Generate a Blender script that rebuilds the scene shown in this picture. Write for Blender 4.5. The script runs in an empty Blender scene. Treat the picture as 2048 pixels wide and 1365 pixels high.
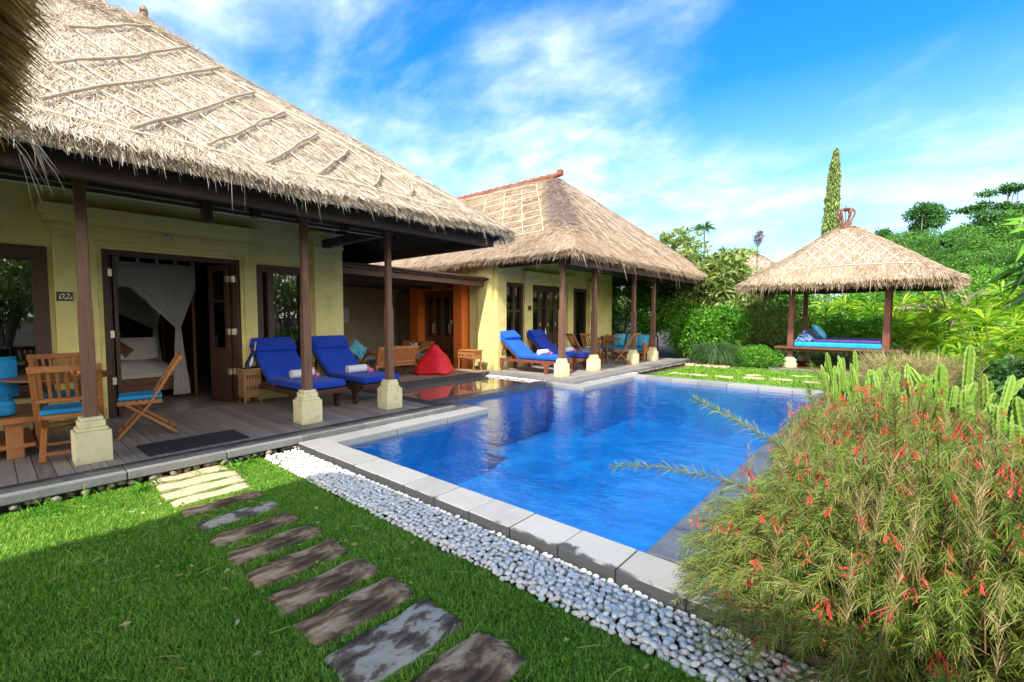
import bpy, bmesh, math, random
import numpy as np
from mathutils import Vector, Matrix
random.seed(7)
R = np.random.default_rng(11)
sc = bpy.context.scene
C = sc.collection
PI = math.pi
rad = math.radians

# ------------------------------------------------------------------ materials
def nd(nt, t, **k):
    n = nt.nodes.new(t)
    for a, v in k.items(): setattr(n, a, v)
    return n
def ramp(nt, cols, pos=None):
    r = nd(nt, 'ShaderNodeValToRGB'); e = r.color_ramp.elements
    n = len(cols)
    while len(e) < n: e.new(0.5)
    for i, c in enumerate(cols):
        e[i].position = (pos[i] if pos else i/max(1, n-1)); e[i].color = (*c, 1)
    return r
def mat(name, cols, scale=6, detail=6, rough=.7, bump=0, bscale=None, stretch=(1,1,1), island=False, spec=.4,
        trans=None, metal=0, coat=0, pos=None, wave=None, dist=0, sheen=0, bdist=.01):
    m = bpy.data.materials.new(name); m.use_nodes = True
    nt = m.node_tree; nt.nodes.clear(); L = nt.links.new
    out = nd(nt, 'ShaderNodeOutputMaterial')
    p = nd(nt, 'ShaderNodeBsdfPrincipled')
    p.inputs['Roughness'].default_value = rough; p.inputs['Metallic'].default_value = metal
    p.inputs['Specular IOR Level'].default_value = spec; p.inputs['Coat Weight'].default_value = coat
    p.inputs['Sheen Weight'].default_value = sheen
    tc = nd(nt, 'ShaderNodeTexCoord'); mp = nd(nt, 'ShaderNodeMapping'); mp.inputs['Scale'].default_value = stretch
    L(tc.outputs['Object'], mp.inputs['Vector'])
    n = nd(nt, 'ShaderNodeTexNoise'); n.inputs['Scale'].default_value = scale; n.inputs['Detail'].default_value = detail
    n.inputs['Distortion'].default_value = dist; n.inputs['Roughness'].default_value = .6
    L(mp.outputs[0], n.inputs['Vector'])
    r = ramp(nt, cols, pos)
    if island:
        g = nd(nt, 'ShaderNodeNewGeometry'); mx = nd(nt, 'ShaderNodeMath', operation='MULTIPLY_ADD')
        L(n.outputs[0], mx.inputs[0]); mx.inputs[1].default_value = .7; 
        m2 = nd(nt, 'ShaderNodeMath', operation='MULTIPLY_ADD'); L(g.outputs['Random Per Island'], m2.inputs[0]); m2.inputs[1].default_value = .75; m2.inputs[2].default_value = -.22
        L(m2.outputs[0], mx.inputs[2]); L(mx.outputs[0], r.inputs[0])
    elif len(cols) > 1:
        s = nd(nt, 'ShaderNodeMapRange'); s.inputs[1].default_value = .3; s.inputs[2].default_value = .7
        L(n.outputs[0], s.inputs[0]); L(s.outputs[0], r.inputs[0])
    L(r.outputs[0], p.inputs['Base Color'])
    if bump:
        b = nd(nt, 'ShaderNodeBump'); b.inputs['Strength'].default_value = bump; b.inputs['Distance'].default_value = bdist
        nb = nd(nt, 'ShaderNodeTexNoise'); nb.inputs['Scale'].default_value = bscale or scale*4; nb.inputs['Detail'].default_value = 5
        L(mp.outputs[0], nb.inputs['Vector']); L(nb.outputs[0], b.inputs['Height']); L(b.outputs[0], p.inputs['Normal'])
    if trans:
        t = nd(nt, 'ShaderNodeBsdfTranslucent'); hs = nd(nt, 'ShaderNodeMixRGB', blend_type='MULTIPLY'); hs.inputs[0].default_value = 1
        L(r.outputs[0], hs.inputs[1]); hs.inputs[2].default_value = (*trans[1], 1); L(hs.outputs[0], t.inputs[0])
        mx = nd(nt, 'ShaderNodeMixShader'); mx.inputs[0].default_value = trans[0]
        L(p.outputs[0], mx.inputs[1]); L(t.outputs[0], mx.inputs[2]); L(mx.outputs[0], out.inputs[0])
    else: L(p.outputs[0], out.inputs[0])
    m['_r'] = 1
    return m
def see_mat(name, tint, gloss=(1,1,1), rough=.02, base_refl=.04, alpha=1.0, bump=None):
    """thin glass / water sheet: tinted transparency under a fresnel reflection"""
    m = bpy.data.materials.new(name); m.use_nodes = True
    nt = m.node_tree; nt.nodes.clear(); L = nt.links.new
    out = nd(nt, 'ShaderNodeOutputMaterial'); t = nd(nt, 'ShaderNodeBsdfTransparent'); t.inputs[0].default_value = (*tint, 1)
    g = nd(nt, 'ShaderNodeBsdfGlossy'); g.inputs[0].default_value = (*gloss, 1); g.inputs['Roughness'].default_value = rough
    geo = nd(nt, 'ShaderNodeNewGeometry'); dt = nd(nt, 'ShaderNodeVectorMath', operation='DOT_PRODUCT'); L(geo.outputs['Incoming'], dt.inputs[0]); L(geo.outputs['Normal'], dt.inputs[1])
    ab = nd(nt, 'ShaderNodeMath', operation='ABSOLUTE'); L(dt.outputs['Value'], ab.inputs[0]); om = nd(nt, 'ShaderNodeMath', operation='SUBTRACT'); om.inputs[0].default_value = 1; L(ab.outputs[0], om.inputs[1]); om.use_clamp = True
    pw = nd(nt, 'ShaderNodeMath', operation='POWER'); L(om.outputs[0], pw.inputs[0]); pw.inputs[1].default_value = 5
    f = nd(nt, 'ShaderNodeMath', operation='MULTIPLY_ADD'); L(pw.outputs[0], f.inputs[0]); f.inputs[1].default_value = 1-base_refl; f.inputs[2].default_value = base_refl; f.use_clamp = True
    mx = nd(nt, 'ShaderNodeMixShader'); L(f.outputs[0], mx.inputs[0]); L(t.outputs[0], mx.inputs[1]); L(g.outputs[0], mx.inputs[2]); L(mx.outputs[0], out.inputs[0])
    if bump:
        tc = nd(nt, 'ShaderNodeTexCoord'); h = None
        for (scv, st, sx) in bump:
            mp = nd(nt, 'ShaderNodeMapping'); mp.inputs['Scale'].default_value = sx; mp.inputs['Rotation'].default_value = (0,0,.6)
            L(tc.outputs['Object'], mp.inputs[0]); n = nd(nt, 'ShaderNodeTexNoise'); n.inputs['Scale'].default_value = scv; n.inputs['Detail'].default_value = 3; n.inputs['Distortion'].default_value = .6
            L(mp.outputs[0], n.inputs['Vector']); b = nd(nt, 'ShaderNodeBump'); b.inputs['Strength'].default_value = 1; b.inputs['Distance'].default_value = st
            L(n.outputs[0], b.inputs['Height'])
            if h: L(h.outputs[0], b.inputs['Normal'])
            h = b
        L(h.outputs[0], g.inputs['Normal']); L(h.outputs[0], dt.inputs[1])
    return m

YEL = mat('yellow_plaster', [(.66,.56,.20),(.80,.70,.28),(.76,.66,.25)], 1.6, 10, .85, .25, 60, spec=.2)
def stain(m, z0, z1, col):
    nt = m.node_tree; L = nt.links.new; p = [n for n in nt.nodes if n.type == 'BSDF_PRINCIPLED'][0]; src = p.inputs['Base Color'].links[0].from_socket
    tc = nd(nt,'ShaderNodeTexCoord'); sp = nd(nt,'ShaderNodeSeparateXYZ'); L(tc.outputs['Object'], sp.inputs[0]); n = nd(nt,'ShaderNodeTexNoise'); n.inputs['Scale'].default_value = 6; n.inputs['Detail'].default_value = 9; L(tc.outputs['Object'], n.inputs['Vector'])
    a = nd(nt,'ShaderNodeMapRange'); L(sp.outputs[2], a.inputs[0]); a.inputs[1].default_value = z0; a.inputs[2].default_value = z1; a.inputs[3].default_value = .42; a.inputs[4].default_value = 0
    b = nd(nt,'ShaderNodeMath',operation='ADD'); L(a.outputs[0], b.inputs[0]); L(n.outputs[0], b.inputs[1]); c_ = nd(nt,'ShaderNodeMapRange'); L(b.outputs[0], c_.inputs[0]); c_.inputs[1].default_value = .62; c_.inputs[2].default_value = .95; c_.inputs[4].default_value = .6
    mix = nd(nt,'ShaderNodeMixRGB'); L(c_.outputs[0], mix.inputs[0]); L(src, mix.inputs[1]); mix.inputs[2].default_value = (*col,1); L(mix.outputs[0], p.inputs['Base Color'])
stain(YEL, .15, .55, (.30,.25,.12))
BASEY = mat('cream_base_paint', [(.64,.56,.30),(.80,.72,.42),(.76,.68,.38)], 6, 10, .75, .15, 80, spec=.25)
stain(BASEY, .12, .30, (.38,.33,.20))
ORG = mat('orange_paint', [(.90,.20,.03),(.95,.27,.05)], 3, 6, .7, .1, 60, spec=.3)
DWOOD = mat('dark_wood', [(.035,.018,.012),(.075,.036,.022),(.05,.026,.017)], 8, 8, .45, .3, 40, (6,6,.6), spec=.4)
POSTW = mat('post_wood', [(.10,.045,.028),(.20,.10,.062),(.14,.07,.043)], 7, 9, .5, .35, 50, (5,5,.35), spec=.35, dist=.5)
BEAMW = mat('beam_wood', [(.045,.03,.024),(.085,.055,.042)], 6, 8, .6, .3, 40, (4,.5,4), spec=.3)
SLATP = mat('pale_gap_light', [(.72,.64,.6),(.8,.72,.68)], 5, 5, .8)  # pale tone stands for sky light between the eave slats
TEAK = mat('teak', [(.30,.11,.035),(.44,.18,.06),(.36,.14,.045)], 9, 8, .45, .25, 60, (1,1,4), spec=.35)
TEAKD = mat('dark_teak', [(.12,.045,.02),(.2,.075,.03)], 9, 8, .45, .25, 60, (1,1,4), spec=.35)
REDW = mat('red_brown_wood', [(.16,.05,.035),(.24,.085,.055)], 9, 8, .45, .25, 60, (1,3,1), spec=.35)
DECK = mat('weathered_deck', [(.16,.13,.11),(.36,.30,.25),(.26,.21,.18),(.44,.38,.32)], 5, 9, .7, .5, 60, (.5,5,1), island=True, spec=.3)
DECK2 = mat('tan_deck', [(.22,.14,.09),(.36,.25,.17),(.3,.2,.13)], 5, 9, .6, .4, 60, (.5,5,1), island=True, spec=.3)
TILE = mat('bedroom_tile', [(.26,.235,.20),(.36,.33,.28)], 2, 6, .25, 0, spec=.5)
WETD = mat('wet_wood_deck', [(.16,.11,.08),(.34,.25,.18),(.24,.17,.12)], 3, 8, .07, .04, 12, (.6,3,1), spec=.9, coat=.8)
BASALT = mat('basalt', [(.022,.022,.024),(.06,.06,.062),(.04,.04,.042)], 5, 9, .6, .4, 60, spec=.4)
KERB = mat('kerb_stone', [(.10,.10,.10),(.24,.235,.22),(.16,.16,.155)], 5, 10, .8, .5, 50, island=True, spec=.3)
COPE = mat('coping_stone', [(.08,.08,.085),(.27,.26,.24),(.36,.345,.315),(.31,.29,.26)], 1.3, 9, .75, .35, 70, pos=[.0,.22,.55,1], island=True, spec=.35, dist=.8)
def cope_patchy():  # dark noise patches toward the outer edge and right; side faces darkened by normal
    m = mat('patchy_coping_stone', [(.27,.26,.24),(.38,.365,.33),(.31,.295,.265)], 5, 9, .75, .35, 70, island=True, spec=.35)
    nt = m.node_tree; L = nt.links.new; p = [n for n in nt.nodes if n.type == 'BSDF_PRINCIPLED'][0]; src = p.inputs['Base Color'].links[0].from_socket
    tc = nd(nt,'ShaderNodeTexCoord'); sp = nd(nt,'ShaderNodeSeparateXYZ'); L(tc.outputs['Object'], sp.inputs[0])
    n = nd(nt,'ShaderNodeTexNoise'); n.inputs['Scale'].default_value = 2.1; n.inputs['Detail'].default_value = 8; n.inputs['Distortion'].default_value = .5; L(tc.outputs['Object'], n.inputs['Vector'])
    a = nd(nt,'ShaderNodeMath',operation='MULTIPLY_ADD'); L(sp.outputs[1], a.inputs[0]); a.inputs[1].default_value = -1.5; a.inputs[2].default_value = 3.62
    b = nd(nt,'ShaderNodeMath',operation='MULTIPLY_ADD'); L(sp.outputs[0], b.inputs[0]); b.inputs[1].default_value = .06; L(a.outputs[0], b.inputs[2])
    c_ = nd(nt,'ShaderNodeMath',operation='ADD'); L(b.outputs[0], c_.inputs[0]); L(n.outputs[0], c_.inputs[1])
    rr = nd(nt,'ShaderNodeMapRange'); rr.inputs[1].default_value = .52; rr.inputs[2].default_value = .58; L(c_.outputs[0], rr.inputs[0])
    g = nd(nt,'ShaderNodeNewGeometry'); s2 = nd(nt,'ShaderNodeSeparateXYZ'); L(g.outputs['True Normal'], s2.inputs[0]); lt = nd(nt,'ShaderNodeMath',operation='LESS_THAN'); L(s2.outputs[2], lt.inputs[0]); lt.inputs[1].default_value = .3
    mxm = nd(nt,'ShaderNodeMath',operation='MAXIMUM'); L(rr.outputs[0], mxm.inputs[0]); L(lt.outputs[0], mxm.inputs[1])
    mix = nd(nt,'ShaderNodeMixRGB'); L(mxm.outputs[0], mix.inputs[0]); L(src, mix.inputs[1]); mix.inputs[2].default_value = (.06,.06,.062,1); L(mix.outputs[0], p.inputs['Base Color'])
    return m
COPE_PATCHY = cope_patchy()
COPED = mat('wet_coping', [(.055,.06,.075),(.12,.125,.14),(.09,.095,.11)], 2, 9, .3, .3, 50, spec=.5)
POOLT = mat('pool_tile', [(.002,.10,.31),(.005,.155,.42),(.015,.22,.50)], 1.3, 9, .4, 0, dist=1.2)  # lighter noise patches put caustic light into the floor colour
PEB = mat('white_pebble', [(.60,.54,.46),(.88,.83,.75),(.78,.73,.65)], 20, 4, .55, .15, 90, island=True, spec=.35)
RIVER = mat('river_stone', [(.10,.08,.06),(.28,.22,.16),(.18,.15,.12)], 20, 4, .7, .4, 60, island=True)
SOIL = mat('soil', [(.035,.028,.018),(.08,.06,.04)], 10, 8, .95, .6, 60)
GRASSG = mat('turf_ground', [(.03,.08,.01),(.06,.14,.02),(.08,.10,.03)], 9, 8, .95, .5, 90)
GRASS = mat('grass_blade', [(.045,.16,.012),(.12,.32,.026),(.28,.50,.045),(.56,.64,.14)], 1.6, 6, .55, island=True, spec=.25, trans=(.3,(.9,1.1,.5)))
SAND = mat('sand_stone', [(.50,.36,.20),(.64,.49,.31),(.56,.42,.25)], 3, 9, .85, .6, 30, (1,2.5,1), spec=.2)
SLEEP = mat('mossy_stone', [(.06,.036,.02),(.19,.11,.055),(.44,.275,.145),(.66,.49,.31)], 5.5, 14, .8, .9, 34, (1.5,.7,1), pos=[.18,.44,.62,.88], spec=.3, dist=.5, bdist=.02)
GREYS = mat('grey_patchy_stone', [(.07,.05,.035),(.22,.155,.10),(.50,.42,.31),(.60,.52,.40)], 7, 14, .8, .8, 34, (1.3,.8,1), pos=[.2,.45,.55,1], spec=.3, dist=.3, bdist=.02)
T1 = mat('pale_thatch', [(.20,.14,.085),(.52,.42,.295),(.71,.61,.47),(.86,.79,.66)], 2.2, 6, .85, island=True, spec=.15, pos=[0,.3,.62,1], trans=(.12,(1,.9,.7)))
T2 = mat('tan_thatch', [(.15,.095,.06),(.42,.30,.19),(.58,.44,.30),(.74,.61,.45)], 1.4, 6, .85, island=True, spec=.15, pos=[0,.32,.62,1], trans=(.12,(1,.9,.7)))
T2H = mat('brown_thatch_cap', [(.10,.07,.06),(.24,.17,.135),(.34,.26,.2)], 3, 6, .9, island=True, spec=.1)
TN = mat('golden_thatch', [(.12,.06,.02),(.40,.22,.07),(.74,.48,.19),(.95,.74,.42)], 2.5, 6, .7, island=True, spec=.25, pos=[0,.35,.66,1], trans=(.15,(1,.85,.5)))
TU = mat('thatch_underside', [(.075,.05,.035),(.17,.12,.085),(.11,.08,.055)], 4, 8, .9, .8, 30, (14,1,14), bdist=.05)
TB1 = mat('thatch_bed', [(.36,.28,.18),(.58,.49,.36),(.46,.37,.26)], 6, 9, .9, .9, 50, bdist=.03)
TB2 = mat('tan_thatch_bed', [(.26,.18,.115),(.46,.35,.24),(.36,.27,.18)], 6, 9, .9, .9, 50, bdist=.03)
BATT = mat('grey_batten', [(.27,.205,.14),(.42,.34,.245),(.34,.27,.19)], 10, 6, .8, .4, 60)
STRING = mat('pale_cane', [(.74,.63,.40),(.86,.77,.56)], 10, 4, .7)
RTILE = mat('red_ridge_tile', [(.20,.06,.035),(.33,.12,.07)], 8, 6, .8, .4, 40, island=True)
BLUE = mat('royal_blue_canvas', [(.010,.045,.40),(.016,.07,.52)], 4, 8, .8, .25, 160, sheen=.1, spec=.15)
BLUE_SUN = mat('sunlit_blue_canvas', [(.010,.10,.58),(.015,.13,.66)], 4, 8, .8, .25, 160, sheen=.1, spec=.15)  # lighter copy of the blue canvas, sunlight put into its colour
SKYB = mat('sky_blue_cushion', [(.01,.22,.48),(.02,.30,.60)], 5, 8, .8, .2, 120)
SKYP = mat('blue_fern_cushion', [(.03,.30,.50),(.10,.44,.62),(.38,.62,.70)], 9, 5, .8, .2, 120, pos=[0,.6,1], dist=2)
BATIK = mat('navy_batik', [(.01,.02,.10),(.02,.05,.24),(.20,.30,.60),(.55,.62,.80)], 22, 2, .8, 0, pos=[0,.45,.55,1], dist=1.5)
TURQ = mat('turquoise_cloth', [(.0,.30,.58),(.02,.42,.72)], 5, 6, .7, .3, 30)
PURP = mat('purple_blue_cloth', [(.03,.03,.16),(.12,.05,.22),(.04,.10,.36)], 16, 3, .8, .3, 40)
WHITE = mat('white_towel', [(.74,.74,.74),(.84,.84,.83)], 8, 5, .9, .5, 200)
LINEN = mat('linen', [(.60,.57,.53),(.70,.67,.63)], 5, 6, .9, .3, 60)
PINK = mat('pink_petal', [(.80,.12,.30),(.85,.35,.5)], 30, 2, .6)
RED = mat('red_vinyl', [(.70,.012,.02),(.82,.025,.035)], 3, 6, .42, .5, 9, spec=.4, bdist=.02)
WICK = mat('wicker', [(.22,.11,.04),(.40,.23,.10)], 60, 3, .7, .8, 120, (1,1,2))
NAVY = mat('navy_umbrella', [(.01,.015,.07),(.02,.03,.12)], 5, 3, .6)
BAMB = mat('bamboo_handle', [(.55,.36,.12),(.68,.48,.2)], 12, 3, .5)
METAL = mat('brass_metal', [(.7,.62,.45),(.8,.74,.6)], 9, 2, .35, metal=.9)
CARV = mat('carved_white_board', [(.45,.40,.33),(.6,.55,.47)], 30, 2, .8)
RUST = mat('rusty_crown', [(.10,.045,.03),(.24,.12,.08),(.17,.08,.055)], 14, 6, .8, .6, 50)
LWALL = mat('living_wall', [(.30,.25,.17),(.38,.32,.22)], 3, 6, .85)
MARO = mat('maroon_lining', [(.055,.012,.012),(.09,.02,.018)], 3, 5, .7)
CURT = mat('brown_curtain', [(.22,.13,.07),(.34,.22,.12)], 5, 5, .8, 0, stretch=(1,12,1))
MATM = mat('rubber_mat', [(.02,.02,.02),(.045,.042,.04)], 60, 2, .85, .8, 90)
SIGN = mat('sign_board', [(.07,.05,.02),(.12,.08,.03)], 8, 3, .5)
LETT = mat('pale_lettering', [(.75,.72,.6)], rough=.5)
PLAQ = mat('black_plaque', [(.015,.013,.01)], rough=.4)
BROWNC = mat('brown_batik', [(.16,.06,.03),(.26,.12,.07)], 14, 4, .8)
PAPER = mat('paper_white', [(.8,.8,.8)], rough=.7)
MOSS = mat('lichen', [(.12,.10,.05)], 5, rough=.9)
GLASS = see_mat('window_glass', (.55,.58,.56), rough=.0, base_refl=.085)
WATER = see_mat('pool_water', (.62,.90,.99), rough=.03, base_refl=.022, bump=[(2.6,.010,(1,1.6,1)), (9.,.005,(1,1.4,1)), (28.,.0016,(1,1,1))])
NET = bpy.data.materials.new('mosquito_net'); NET.use_nodes = True
def _net():
    nt = NET.node_tree; nt.nodes.clear(); L = nt.links.new
    o = nd(nt,'ShaderNodeOutputMaterial'); t = nd(nt,'ShaderNodeBsdfTransparent'); d = nd(nt,'ShaderNodeBsdfDiffuse'); d.inputs[0].default_value = (.80,.78,.76,1)
    tr = nd(nt,'ShaderNodeBsdfTranslucent'); tr.inputs[0].default_value = (.8,.78,.76,1); a = nd(nt,'ShaderNodeMixShader'); a.inputs[0].default_value = .4
    L(d.outputs[0], a.inputs[1]); L(tr.outputs[0], a.inputs[2]); m = nd(nt,'ShaderNodeMixShader'); m.inputs[0].default_value = .88
    L(t.outputs[0], m.inputs[1]); L(a.outputs[0], m.inputs[2]); L(m.outputs[0], o.inputs[0])
_net()
def leafm(name, cols, tr=.35, rough=.45, scale=1.2, spec=.35):
    return mat(name, cols, scale, 4, rough, island=True, spec=spec, trans=(tr, (1.0,1.15,.45)))
LF_MID = leafm('mid_green_leaf', [(.015,.06,.01),(.055,.16,.02),(.12,.28,.035),(.22,.38,.07)])
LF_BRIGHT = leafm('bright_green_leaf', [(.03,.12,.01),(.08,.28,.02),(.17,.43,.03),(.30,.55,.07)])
LF_OLIVE = leafm('olive_leaf', [(.05,.10,.02),(.17,.25,.055),(.34,.42,.12),(.56,.60,.26)])
LF_DARK = leafm('dark_leaf', [(.02,.06,.012),(.05,.13,.03),(.11,.23,.05)], .25)
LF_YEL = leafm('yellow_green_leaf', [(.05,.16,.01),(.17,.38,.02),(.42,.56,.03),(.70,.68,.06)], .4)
LF_TREE = leafm('tree_leaf', [(.012,.06,.015),(.04,.14,.03),(.09,.23,.045),(.17,.33,.06)], .3)
LF_FEATH = leafm('feathery_leaf', [(.03,.11,.015),(.08,.22,.03),(.15,.34,.05),(.24,.44,.08)], .35)
LF_CACT = leafm('cactus_green', [(.09,.22,.03),(.22,.38,.05),(.38,.50,.10)], .2, .4)
LF_NEED = leafm('firecracker_leaf', [(.03,.085,.012),(.12,.23,.025),(.32,.40,.06),(.56,.48,.18)], .3, scale=2.2)
LF_STRAW = leafm('straw_grass', [(.26,.24,.08),(.48,.40,.17),(.66,.52,.30)], .3)
LF_TUFT = leafm('tuft_leaf', [(.03,.07,.02),(.07,.15,.04),(.16,.26,.08)], .3)
BARK = mat('bark', [(.16,.12,.09),(.34,.29,.24)], 9, 7, .9, .6, 40)
STEMR = mat('reddish_stem', [(.16,.07,.04),(.30,.18,.09)], 6, 4, .7)
STEMG = mat('green_stem', [(.10,.14,.03),(.22,.26,.06)], 6, 4, .6)
CORAL = mat('coral_flower', [(.62,.045,.035),(.80,.13,.09)], 12, 3, .5, trans=(.3,(1,.5,.5)))
FLW = mat('cream_flower', [(.8,.72,.55),(.85,.8,.7)], 12, 3, .6, trans=(.3,(1,.9,.8)))
DEAD = mat('dead_flower_head', [(.12,.05,.045),(.22,.10,.09)], 12, 3, .8)

# ------------------------------------------------------------------ builders
def tag(o, label=None, cat=None, group=None, kind=None):
    if label: o['label'] = label
    if cat: o['category'] = cat
    if group: o['group'] = group
    if kind: o['kind'] = kind
    return o
def empty(name, loc=(0,0,0), rz=0, **k):
    o = bpy.data.objects.new(name, None); C.objects.link(o); o.location = loc; o.rotation_euler = (0,0,rz); o.empty_display_size = .2
    return tag(o, **k)
class MB:
    def __init__(s): s.v = []; s.f = []; s.sm = []; s.mi = []; s.cur = 0
    def add(s, vs, fs, smooth=False):
        b = len(s.v); s.v += [tuple(v) for v in vs]; s.f += [tuple(i+b for i in f) for f in fs]; s.sm += [smooth]*len(fs); s.mi += [s.cur]*len(fs); return s
    def box(s, x0, x1, y0, y1, z0, z1, M=None):
        vs = [Vector((x,y,z)) for z in (z0,z1) for y in (y0,y1) for x in (x0,x1)]
        if M is not None: vs = [M @ v for v in vs]
        return s.add(vs, [(0,2,3,1),(4,5,7,6),(0,1,5,4),(2,6,7,3),(0,4,6,2),(1,3,7,5)])
    def beam(s, p, q, w, h, up=(0,0,1)):
        p, q = Vector(p), Vector(q); d = (q-p).normalized(); u = Vector(up)
        sx = d.cross(u)
        if sx.length < 1e-3: sx = d.cross(Vector((1,0,0)))
        sx.normalize(); uz = sx.cross(d)
        vs = [a + sx*i*w/2 + uz*j*h/2 for a in (p,q) for j in (-1,1) for i in (-1,1)]
        return s.add(vs, [(0,1,3,2),(4,6,7,5),(0,4,5,1),(2,3,7,6),(0,2,6,4),(1,5,7,3)])
    def tube(s, pts, r, n=6, cap=True, smooth=True):
        pts = [Vector(p) for p in pts]; k = len(pts); rs = r if isinstance(r, (list,tuple)) else [r]*k
        vs = []; pu = None
        for i, p in enumerate(pts):
            d = (pts[min(i+1,k-1)]-pts[max(i-1,0)]).normalized()
            if pu is None: pu = d.orthogonal().normalized()
            u = (pu - d*pu.dot(d)); u = u.normalized() if u.length > 1e-6 else d.orthogonal().normalized(); pu = u; w = d.cross(u)
            vs += [p + (u*math.cos(2*PI*j/n)+w*math.sin(2*PI*j/n))*rs[i] for j in range(n)]
        fs = [(i*n+j, i*n+(j+1)%n, (i+1)*n+(j+1)%n, (i+1)*n+j) for i in range(k-1) for j in range(n)]
        s.add(vs, fs, smooth)
        if cap: s.add(vs[:n][::-1], [tuple(range(n))]); s.add(vs[-n:], [tuple(range(n))])
        return s
    def lathe(s, prof, c=(0,0,0), n=16, sq=False, smooth=True):
        vs = []
        for (r, z) in prof:
            for j in range(n):
                a = 2*PI*(j+.5)/n
                vs.append((c[0]+r*math.cos(a), c[1]+r*math.sin(a), c[2]+z))
        k = len(prof)
        fs = [(i*n+j, i*n+(j+1)%n, (i+1)*n+(j+1)%n, (i+1)*n+j) for i in range(k-1) for j in range(n)]
        fs += [tuple(range(n))[::-1], tuple((k-1)*n+j for j in range(n))]
        return s.add(vs, fs, smooth)
    def prism(s, poly, a0, a1, axis='y', M=None):
        """poly in the plane across the axis, extruded a0..a1"""
        def P(u, v, a):
            return Vector({'y': (u, a, v), 'x': (a, u, v), 'z': (u, v, a)}[axis])
        n = len(poly); vs = [P(u,v,a0) for u,v in poly] + [P(u,v,a1) for u,v in poly]
        if M is not None: vs = [M @ v for v in vs]
        fs = [tuple(range(n)), tuple(range(2*n-1, n-1, -1))] + [(i, i+n, (i+1)%n+n, (i+1)%n) for i in range(n)]
        return s.add(vs, fs)
    def pillow(s, w, d, h, M, n=8, pinch=.0):
        """a cushion lying in its own xy plane, w by d, puffed to thickness h"""
        vs = []; g = n+1
        for sg in (1,-1):
            for i in range(g):
                for j in range(g):
                    u, v = 2*i/n-1, 2*j/n-1
                    e = ((1-abs(u)**3.)*(1-abs(v)**3.))**.5
                    k = 1-pinch*(1-abs(u*v))*(abs(u)**4+abs(v)**4)/2
                    vs.append(M @ Vector((u*w/2*k, v*d/2*k, sg*h/2*e)))
        fs = []
        for i in range(n):
            for j in range(n):
                a = i*g+j; fs.append((a, a+g, a+g+1, a+1)); b = a+g*g; fs.append((b, b+1, b+g+1, b+g))
        return s.add(vs, fs, True)
    def build(s, name, m, parent=None, bevel=0, loc=None, **k):
        me = bpy.data.meshes.new(name); me.from_pydata(s.v, [], s.f)
        ms = m if isinstance(m, (list,tuple)) else [m]
        for x in ms: me.materials.append(x)
        me.polygons.foreach_set('use_smooth', s.sm); me.polygons.foreach_set('material_index', s.mi); me.update()
        bm = bmesh.new(); bm.from_mesh(me); bmesh.ops.recalc_face_normals(bm, faces=bm.faces); bm.to_mesh(me); bm.free()
        return link(name, me, parent, bevel, loc, **k)
def link(name, me, parent=None, bevel=0, loc=None, **k):
    o = bpy.data.objects.new(name, me); C.objects.link(o)
    if parent: o.parent = parent
    if loc is not None: o.location = loc
    if bevel:
        b = o.modifiers.new('b', 'BEVEL'); b.width = bevel; b.segments = 2; b.limit_method = 'ANGLE'; b.angle_limit = rad(40)
        b.harden_normals = False
    return tag(o, **k)
def npmesh(name, V, T, mats, parent=None, mi=None, smooth=False, **k):
    V = np.asarray(V, np.float32).reshape(-1,3); T = np.asarray(T, np.int32).reshape(-1,3)
    me = bpy.data.meshes.new(name); me.vertices.add(len(V)); me.vertices.foreach_set('co', V.ravel())
    me.loops.add(T.size); me.loops.foreach_set('vertex_index', T.ravel())
    me.polygons.add(len(T)); me.polygons.foreach_set('loop_start', np.arange(0, T.size, 3, dtype=np.int32))
    try: me.polygons.foreach_set('loop_total', np.full(len(T), 3, dtype=np.int32))
    except Exception: pass
    for m in (mats if isinstance(mats, (list,tuple)) else [mats]): me.materials.append(m)
    if mi is not None: me.polygons.foreach_set('material_index', np.asarray(mi, np.int32))
    me.polygons.foreach_set('use_smooth', np.full(len(T), smooth)); me.update(calc_edges=True)
    return link(name, me, parent, **k)
def copy_tree(o, parent=None):
    c = o.copy(); C.objects.link(c)
    if parent: c.parent = parent
    for ch in list(o.children): copy_tree(ch, c)
    return c
def unit(a): return a/np.maximum(1e-9, np.linalg.norm(a, axis=-1, keepdims=True))
def ribbons(P, D, S, L, W, N=None, lift=0., droop=0., tipw=.15):
    """2-segment tapered ribbons: base P, direction D, side S, length L, width W. Returns V, T"""
    n = len(P); L = np.broadcast_to(L, (n,))[:,None]; W = np.broadcast_to(W, (n,))[:,None]
    N = np.cross(S, D) if N is None else N
    mid = P + D*L*.5 + N*np.reshape(lift,(-1,1))*L*.5
    tip = P + D*L + N*np.reshape(lift,(-1,1))*L*.9 + np.array([0,0,-1.])*np.reshape(droop,(-1,1))*L
    V = np.stack([P-S*W*.5, P+S*W*.5, mid-S*W*.5, mid+S*W*.5, tip-S*W*tipw*.5, tip+S*W*tipw*.5], 1)
    b = (np.arange(n)*6)[:,None,None]
    T = np.array([[0,1,3],[0,3,2],[2,3,5],[2,5,4]])[None]+b
    return V.reshape(-1,3), T.reshape(-1,3)
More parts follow.
